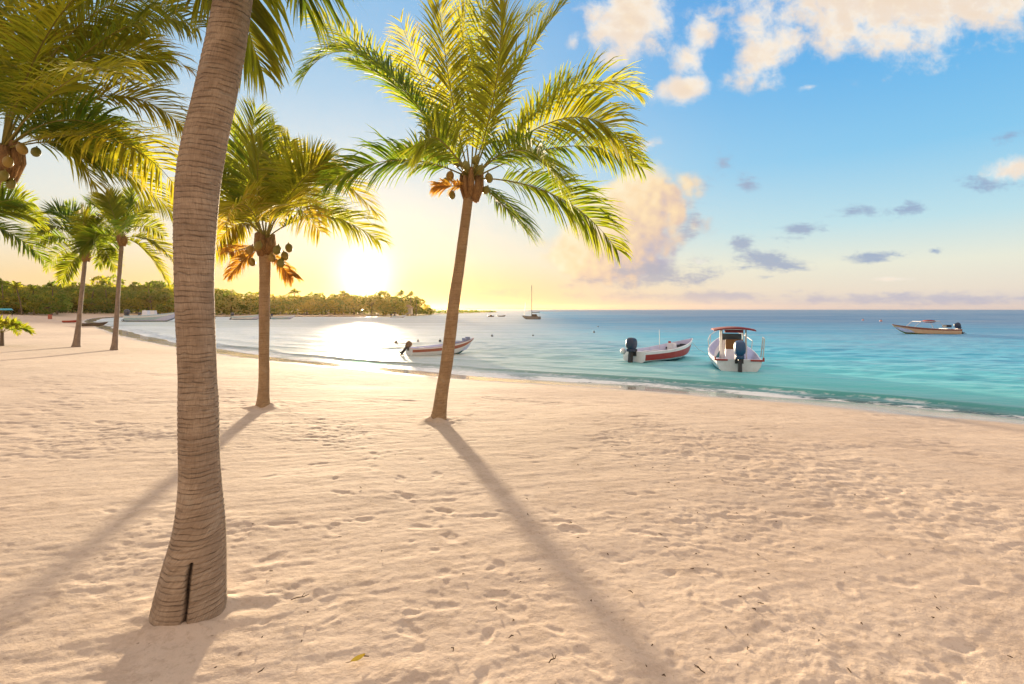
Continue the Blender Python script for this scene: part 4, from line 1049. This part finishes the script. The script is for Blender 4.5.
# ------------------------------------------------------------------ small things on the sand
def build_debris():
    rng = random.Random(4)
    mb = MB()
    for _ in range(110):
        if rng.random() < .5: px, py = rng.gauss(700, 110), rng.gauss(480, 45)
        else: px, py = rng.uniform(200, 1020), rng.uniform(405, 680)
        if py < 400 or py > 690: continue
        Y = ground_hit(px, py); x = (px - CX) / FPX * Y
        if float(inland(np.array([x]), np.array([Y]))[0]) < 1.5: continue
        z = gz(x, Y) + .006; L = rng.uniform(.004, .02); a = rng.uniform(0, 6.28)
        p = Vector((x, Y, z)); d = Vector((math.cos(a), math.sin(a), rng.uniform(-.1, .25)))
        mb.tube([p - d * L, p + Vector((rng.uniform(-.01, .01), rng.uniform(-.01, .01), .004)), p + d * L], [.002, .004, .002], 4)
    o = mb.build('seaweed_bits', M['fibre_dark']); tag(o, kind='stuff', label='dry brown seaweed bits strewn over the sand', cat='seaweed')
    def at(px, py): Y = ground_hit(px, py); x = (px - CX) / FPX * Y; return x, Y, gz(x, Y)
    for px, py, L, a, lab in ((553, 664, .05, .7, 'dark twig on the sand by the long palm shadow'), (700, 674, .05, 2.2, 'dark twig on the sand near the bottom edge, right of the long shadow'),
                         (300, 602, .09, .35, 'thin straight stick on the sand right of the thick trunk')):
        x, Y, z = at(px, py); r = empty('twig', (x, Y, z + .02), a); tag(r, lab, 'twig'); r.scale = (.62, .62, .62)
        b = MB(); b.tube([(-L, 0, .0), (-L * .3, .01, .008), (L * .4, -.006, .012), (L, .012, .02)], [.005, .006, .005, .003], 6); b.build('stem', M['fibre_dark'], r)
        b = MB(); b.tube([(L * .2, 0, .01), (L * .5, .04, .03)], [.004, .002], 5); b.build('side_shoot', M['fibre_dark'], r)
    x, Y, z = at(358, 664); r = empty('fallen_leaf', (x, Y, z + .02), .6); tag(r, 'small yellow fallen leaf on the sand near the bottom edge', 'leaf')
    b = MB(); vs = []; N = 8
    for i in range(N + 1):
        t = i / N; w = .018 * max(0.0, math.sin(math.pi * t)) ** .8 + .0004
        vs += [(-.04 + .08 * t, -w, .006 + .01 * t * t), (-.04 + .08 * t, 0, .002 + .01 * t * t), (-.04 + .08 * t, w, .008 + .01 * t * t)]
    b.add(vs, [(3 * i + k, 3 * i + 3 + k, 3 * i + 4 + k, 3 * i + 1 + k) for i in range(N) for k in (0, 1)]); b.build('blade', M['yellow_bottom'], r)
    b = MB(); b.tube([(-.04, 0, .003), (-.065, .006, .004)], [.0015, .001], 5); b.build('stalk', M['fibre_dark'], r)

# ------------------------------------------------------------------ sky, sun, camera
def build_world():
    w = bpy.data.worlds.new('World'); scn.world = w; w.use_nodes = True; w.node_tree.nodes.clear()
    t = NT(w.node_tree); out = t.node('ShaderNodeOutputWorld')
    sky = t.node('ShaderNodeTexSky', sky_type='NISHITA'); sky.sun_disc = False; sky.sun_elevation = SUN_EL; sky.sun_rotation = SUN_AZ
    sky.air_density = 1.0; sky.dust_density = 1.5; sky.ozone_density = 1.5
    bg0 = t.node('ShaderNodeBackground'); t.l.new(t.mix(1.0, sky.outputs[0], (.025, .025, .025, 1), 'MULTIPLY'), bg0.inputs[0]); bg0.inputs[1].default_value = 0.05
    tc = t.node('ShaderNodeTexCoord'); dirv = t.vmath('NORMALIZE', tc.outputs['Generated'])
    sp = t.node('ShaderNodeSeparateXYZ'); t.l.new(dirv, sp.inputs[0]); x, y, z = sp.outputs
    S = lambda *c: srgb(*c)
    # clear-sky colours by height, away from and towards the sun
    cool = t.ramp(z, [(0.0, S(216, 206, 210)), (0.03, S(236, 226, 212)), (0.075, S(236, 238, 222)), (0.14, S(192, 228, 238)), (0.25, S(138, 204, 242)),
                      (0.40, S(96, 178, 238)), (0.60, S(74, 152, 228)), (0.72, S(236, 214, 196))])
    warm = t.ramp(z, [(0.0, S(247, 205, 138)), (0.05, S(248, 217, 164)), (0.10, S(246, 232, 206)), (0.17, S(240, 237, 224)), (0.27, S(220, 232, 236)),
                      (0.38, S(180, 213, 238)), (0.55, S(140, 192, 236)), (0.72, S(238, 216, 198))])
    hyp = t.math('SQRT', t.math('ADD', t.math('MULTIPLY', x, x), t.math('ADD', t.math('MULTIPLY', y, y), 1e-5)))
    ca = t.math('DIVIDE', t.math('ADD', t.math('MULTIPLY', x, math.sin(SUN_AZ - R(8))), t.math('MULTIPLY', y, math.cos(SUN_AZ - R(8)))), hyp)
    wf = t.ramp(t.math('MULTIPLY_ADD', ca, 0.5, 0.5), [(0.70, (0, 0, 0)), (0.84, (.10, .10, .10)), (0.92, (.48, .48, .48)), (0.965, (.88, .88, .88)), (1.0, (1, 1, 1))], 'B_SPLINE')
    base = t.mix(wf, cool, warm)
    base = t.mix(1.0, base, t.mix(1.0, (0.62, 0.55, 0.50, 1), t.mapr(z, 0.60, 0.78), 'MULTIPLY'), 'ADD')
    # pink-cream light of the clouds behind the viewer
    base = t.mix(t.mapr(y, 0.15, -0.35), base, S(255, 232, 216))
    # glow round the sun
    cs = t.vmath('DOT_PRODUCT', dirv, tuple(SUN))
    ang = t.math('ARCCOSINE', t.math('MINIMUM', cs, 0.999999))
    g1 = t.math('EXPONENT', t.math('MULTIPLY', t.math('POWER', t.math('DIVIDE', ang, R(2.5)), 2.0), -1.0))
    g2 = t.math('EXPONENT', t.math('DIVIDE', ang, -R(4.5)))
    base = t.mix(1.0, base, t.mix(1.0, (1.4, 1.3, 1.0, 1), g1, 'MULTIPLY'), 'ADD')
    base = t.mix(1.0, base, t.mix(1.0, (0.30, 0.21, 0.10, 1), g2, 'MULTIPLY'), 'ADD')
    # clouds: positions as directions in the sky (u = x/y, v = z/y)
    ys = t.math('MAXIMUM', y, 0.08)
    cmb = t.node('ShaderNodeCombineXYZ'); t.put(cmb.inputs[0], t.math('DIVIDE', x, ys)); t.put(cmb.inputs[1], t.math('DIVIDE', z, ys))
    uv = cmb.outputs[0]
    n1 = t.noise(t.mapping(uv, scale=(1, 1.25, 1), rot=(0, 0, -0.3)), 7.5, 9, 0.62, 0.25)
    n2 = t.noise(t.mapping(uv, loc=(3, 1, 0)), 20, 6, 0.6, 0.2)
    nn = t.math('ADD', t.math('MULTIPLY', t.math('SUBTRACT', n1, 0.5), 2.0), t.math('MULTIPLY', t.math('SUBTRACT', n2, 0.5), 1.7))
    n1b = t.noise(t.mapping(uv, scale=(1, 1.25, 1), rot=(0, 0, -0.3), loc=(-0.022, -0.006, 0)), 7.5, 5, 0.55, 0.25)
    relief = t.mapr(t.math('SUBTRACT', n1, n1b), -0.07, 0.07)
    front = t.mapr(y, 0.1, 0.3)
    def chain(lst):
        acc = None
        for (px, py, rx, ry, rot, st) in lst:
            mp = t.mapping(uv, scale=(rx / FPX, ry / FPX, 1), rot=(0, 0, R(rot)), loc=((px - CX) / FPX, (HY - py) / FPX, 0), typ='TEXTURE')
            v = t.math('MULTIPLY_ADD', t.vmath('LENGTH', mp), -1.0, st)
            acc = v if acc is None else t.math('MAXIMUM', acc, v)
        return t.math('MAXIMUM', acc, -3.0)
    lit = chain([(630, 18, 42, 66, -14, 1.15), (612, 58, 26, 30, 0, .9), (700, 40, 20, 62, -24, .95), (690, 58, 26, 30, -20, .9), (683, 90, 32, 18, 12, 1.1), (782, 46, 74, 26, 32, 1.15), (890, 4, 150, 46, 4, 1.35), (850, 30, 80, 22, -4, 1.1), (930, 22, 80, 24, 6, 1.1),
                 (810, 87, 26, 8, 12, .6), (617, 124, 22, 14, 20, .7), (648, 144, 24, 10, 20, .6), 
                 (1008, 170, 30, 17, 8, 1.0), (700, 262, 30, 9, 0, .5), (890, 279, 40, 4, 0, .55), (575, 40, 14, 30, -10, .4)])
    grey = chain([(742, 244, 15, 11, 0, 1.0), (764, 260, 34, 13, -6, 1.05), (786, 265, 34, 9, 0, .95), (800, 231, 32, 10, 10, .95), (873, 256, 34, 9, 3, 1.0), (768, 277, 16, 5, 0, .7), (934, 251, 9, 4, 0, .8),
                  (915, 208, 34, 11, 10, .8), (852, 212, 30, 9, 5, .8), (722, 165, 20, 28, -20, .45), (705, 185, 26, 16, 20, .4), (748, 184, 16, 14, 0, .85), (990, 184, 44, 9, -3, .9), (1010, 135, 36, 11, 15, .65),
                  (664, 274, 60, 16, 4, 1.0), (590, 280, 60, 9, 0, .5), (688, 226, 16, 34, -14, .7), (720, 296, 300, 9, 0, .62), (950, 299, 240, 9, 0, .85), (480, 294, 110, 16, 0, .6), (560, 286, 60, 10, 0, .4)])
    al = t.math('MULTIPLY', t.mapr(t.math('ADD', lit, nn), -0.02, 0.85), front)
    wisp = t.math('MULTIPLY', t.math('SUBTRACT', t.noise(t.mapping(uv, scale=(0.7, 2.0, 1), rot=(0, 0, .12), loc=(1, 5, 0)), 26, 7, .68, .4), 0.5), 2.6)
    ag = t.math('MULTIPLY', t.mapr(t.math('ADD', t.math('ADD', grey, 0.05), t.math('ADD', t.math('MULTIPLY', nn, 0.8), wisp)), 0.0, 0.95), front)
    gcol = t.mix(wf, S(148, 170, 204), S(226, 196, 170))
    bank = t.mapr(z, 0.05, 0.02)
    gcol = t.mix(t.math('MULTIPLY', bank, 0.7), gcol, t.mix(wf, S(206, 200, 212), S(240, 200, 150)))
    lcol = t.mix(t.mapr(t.math('ADD', lit, nn), 0.3, 1.5), S(255, 248, 238), S(255, 232, 202))
    lcol = t.mix(t.math('MULTIPLY', relief, 0.55), lcol, S(242, 220, 200))
    base = t.mix(t.math('MULTIPLY', al, 0.97), base, lcol)
    # the towering cumulus: billowed edge, bright towards the sun, mauve-grey base and far side
    cum = chain([(640, 206, 50, 36, 20, 1.6), (612, 222, 46, 36, 0, 1.6), (664, 196, 28, 26, 0, 1.4), (592, 250, 50, 34, 0, 1.6), (630, 238, 58, 32, 10, 1.6), (574, 268, 36, 18, 0, 1.2), (640, 264, 54, 14, 4, 1.2), (676, 214, 18, 24, 0, 1.25)])
    def bil(off):
        vo = t.node('ShaderNodeTexVoronoi', feature='F1'); t.put(vo.inputs['Vector'], t.mapping(uv, loc=off)); vo.inputs['Scale'].default_value = 12
        vo.inputs['Detail'].default_value = 2.5; vo.inputs['Roughness'].default_value = .55
        return vo.outputs['Distance']
    b1 = bil((0, 0, 0)); b2 = bil((-.012, -.003, 0))
    cd = t.math('ADD', cum, t.math('ADD', t.math('MULTIPLY', t.math('SUBTRACT', 0.42, b1), 0.55), t.math('MULTIPLY', t.math('SUBTRACT', n1, 0.5), 1.1)))
    ac = t.math('MULTIPLY', t.mapr(cd, 0.0, 0.48), front)
    su = t.node('ShaderNodeSeparateXYZ'); t.l.new(uv, su.inputs[0])
    side = t.math('ADD', t.math('MULTIPLY', t.math('SUBTRACT', su.outputs[0], 0.235), 3.4), t.math('MULTIPLY', t.math('SUBTRACT', 0.155, su.outputs[1]), 4.2))
    sh = t.math('ADD', side, t.math('MULTIPLY', t.math('SUBTRACT', b1, b2), 0.9))
    sh = t.math('ADD', sh, t.math('MULTIPLY', t.math('SUBTRACT', n2, 0.5), 0.9))
    ccol = t.ramp(t.mapr(sh, -0.55, 0.60, 0, 1, False), [(0.0, S(255, 240, 206)), (0.35, S(255, 226, 184)), (0.65, S(234, 206, 184)), (1.0, S(186, 182, 200))])
    base = t.mix(ac, base, ccol)
    base = t.mix(t.math('MULTIPLY', ag, 0.86), base, gcol)
    bg = t.node('ShaderNodeBackground'); t.l.new(base, bg.inputs[0]); bg.inputs[1].default_value = K * 0.96
    add = t.node('ShaderNodeAddShader'); t.l.new(bg0.outputs[0], add.inputs[0]); t.l.new(bg.outputs[0], add.inputs[1]); t.l.new(add.outputs[0], out.inputs[0])
    w.cycles.sampling_method = 'MANUAL'; w.cycles.sample_map_resolution = 1024
    s = bpy.data.lights.new('sun', 'SUN'); s.energy = 2.5; s.angle = R(2.0); s.color = (1.0, 0.80, 0.54)
    so = bpy.data.objects.new('sun', s); COL.objects.link(so); so.rotation_euler = SUN.to_track_quat('Z', 'Y').to_euler()
    so.location = SUN * 400

def build_haze():
    mb = MB(); mb.box((0, 0, 7.5), (6200, 6200, 30))
    m, t, out = new_mat('haze'); pv = t.node('ShaderNodeVolumePrincipled')
    pv.inputs['Color'].default_value = (1.0, 0.70, 0.34, 1); pv.inputs['Density'].default_value = HAZE; pv.inputs['Anisotropy'].default_value = 0.78
    t.l.new(pv.outputs[0], out.inputs['Volume'])
    o = mb.build('haze', m); tag(o, kind='stuff')
HAZE = 0.00005
def build_camera():
    c = bpy.data.cameras.new('camera'); c.sensor_width = 36; c.lens = 36 * FPX / 1024; c.shift_y = -(342 - HY) / 1024
    c.clip_start = .05; c.clip_end = 30000
    o = bpy.data.objects.new('camera', c); COL.objects.link(o); o.location = (0, 0, CAMZ); o.rotation_euler = (R(90), 0, 0)
    scn.camera = o

m, t, out = new_mat('dry seaweed'); principled(t, out, (0.09, 0.055, 0.03, 1), .9, .2); M['fibre_dark'] = m
build_sand(); build_sea(); build_palms(); build_boats(); build_far_shore(); build_debris(); build_world(); build_haze(); build_camera()
for o in list(bpy.data.objects):
    if '_world' in o: del o['_world']
scn.view_settings.view_transform = 'Standard'; scn.view_settings.look = 'None'; scn.view_settings.exposure = EXPO; scn.view_settings.gamma = 1
scn.view_settings.use_curve_mapping = False
scn.render.engine = 'CYCLES'
scn.cycles.use_denoising = True
scn.cycles.max_bounces = 6; scn.cycles.transparent_max_bounces = 8; scn.cycles.diffuse_bounces = 3; scn.cycles.glossy_bounces = 3
scn.cycles.sample_clamp_indirect = 6.0; scn.cycles.caustics_reflective = False; scn.cycles.caustics_refractive = False
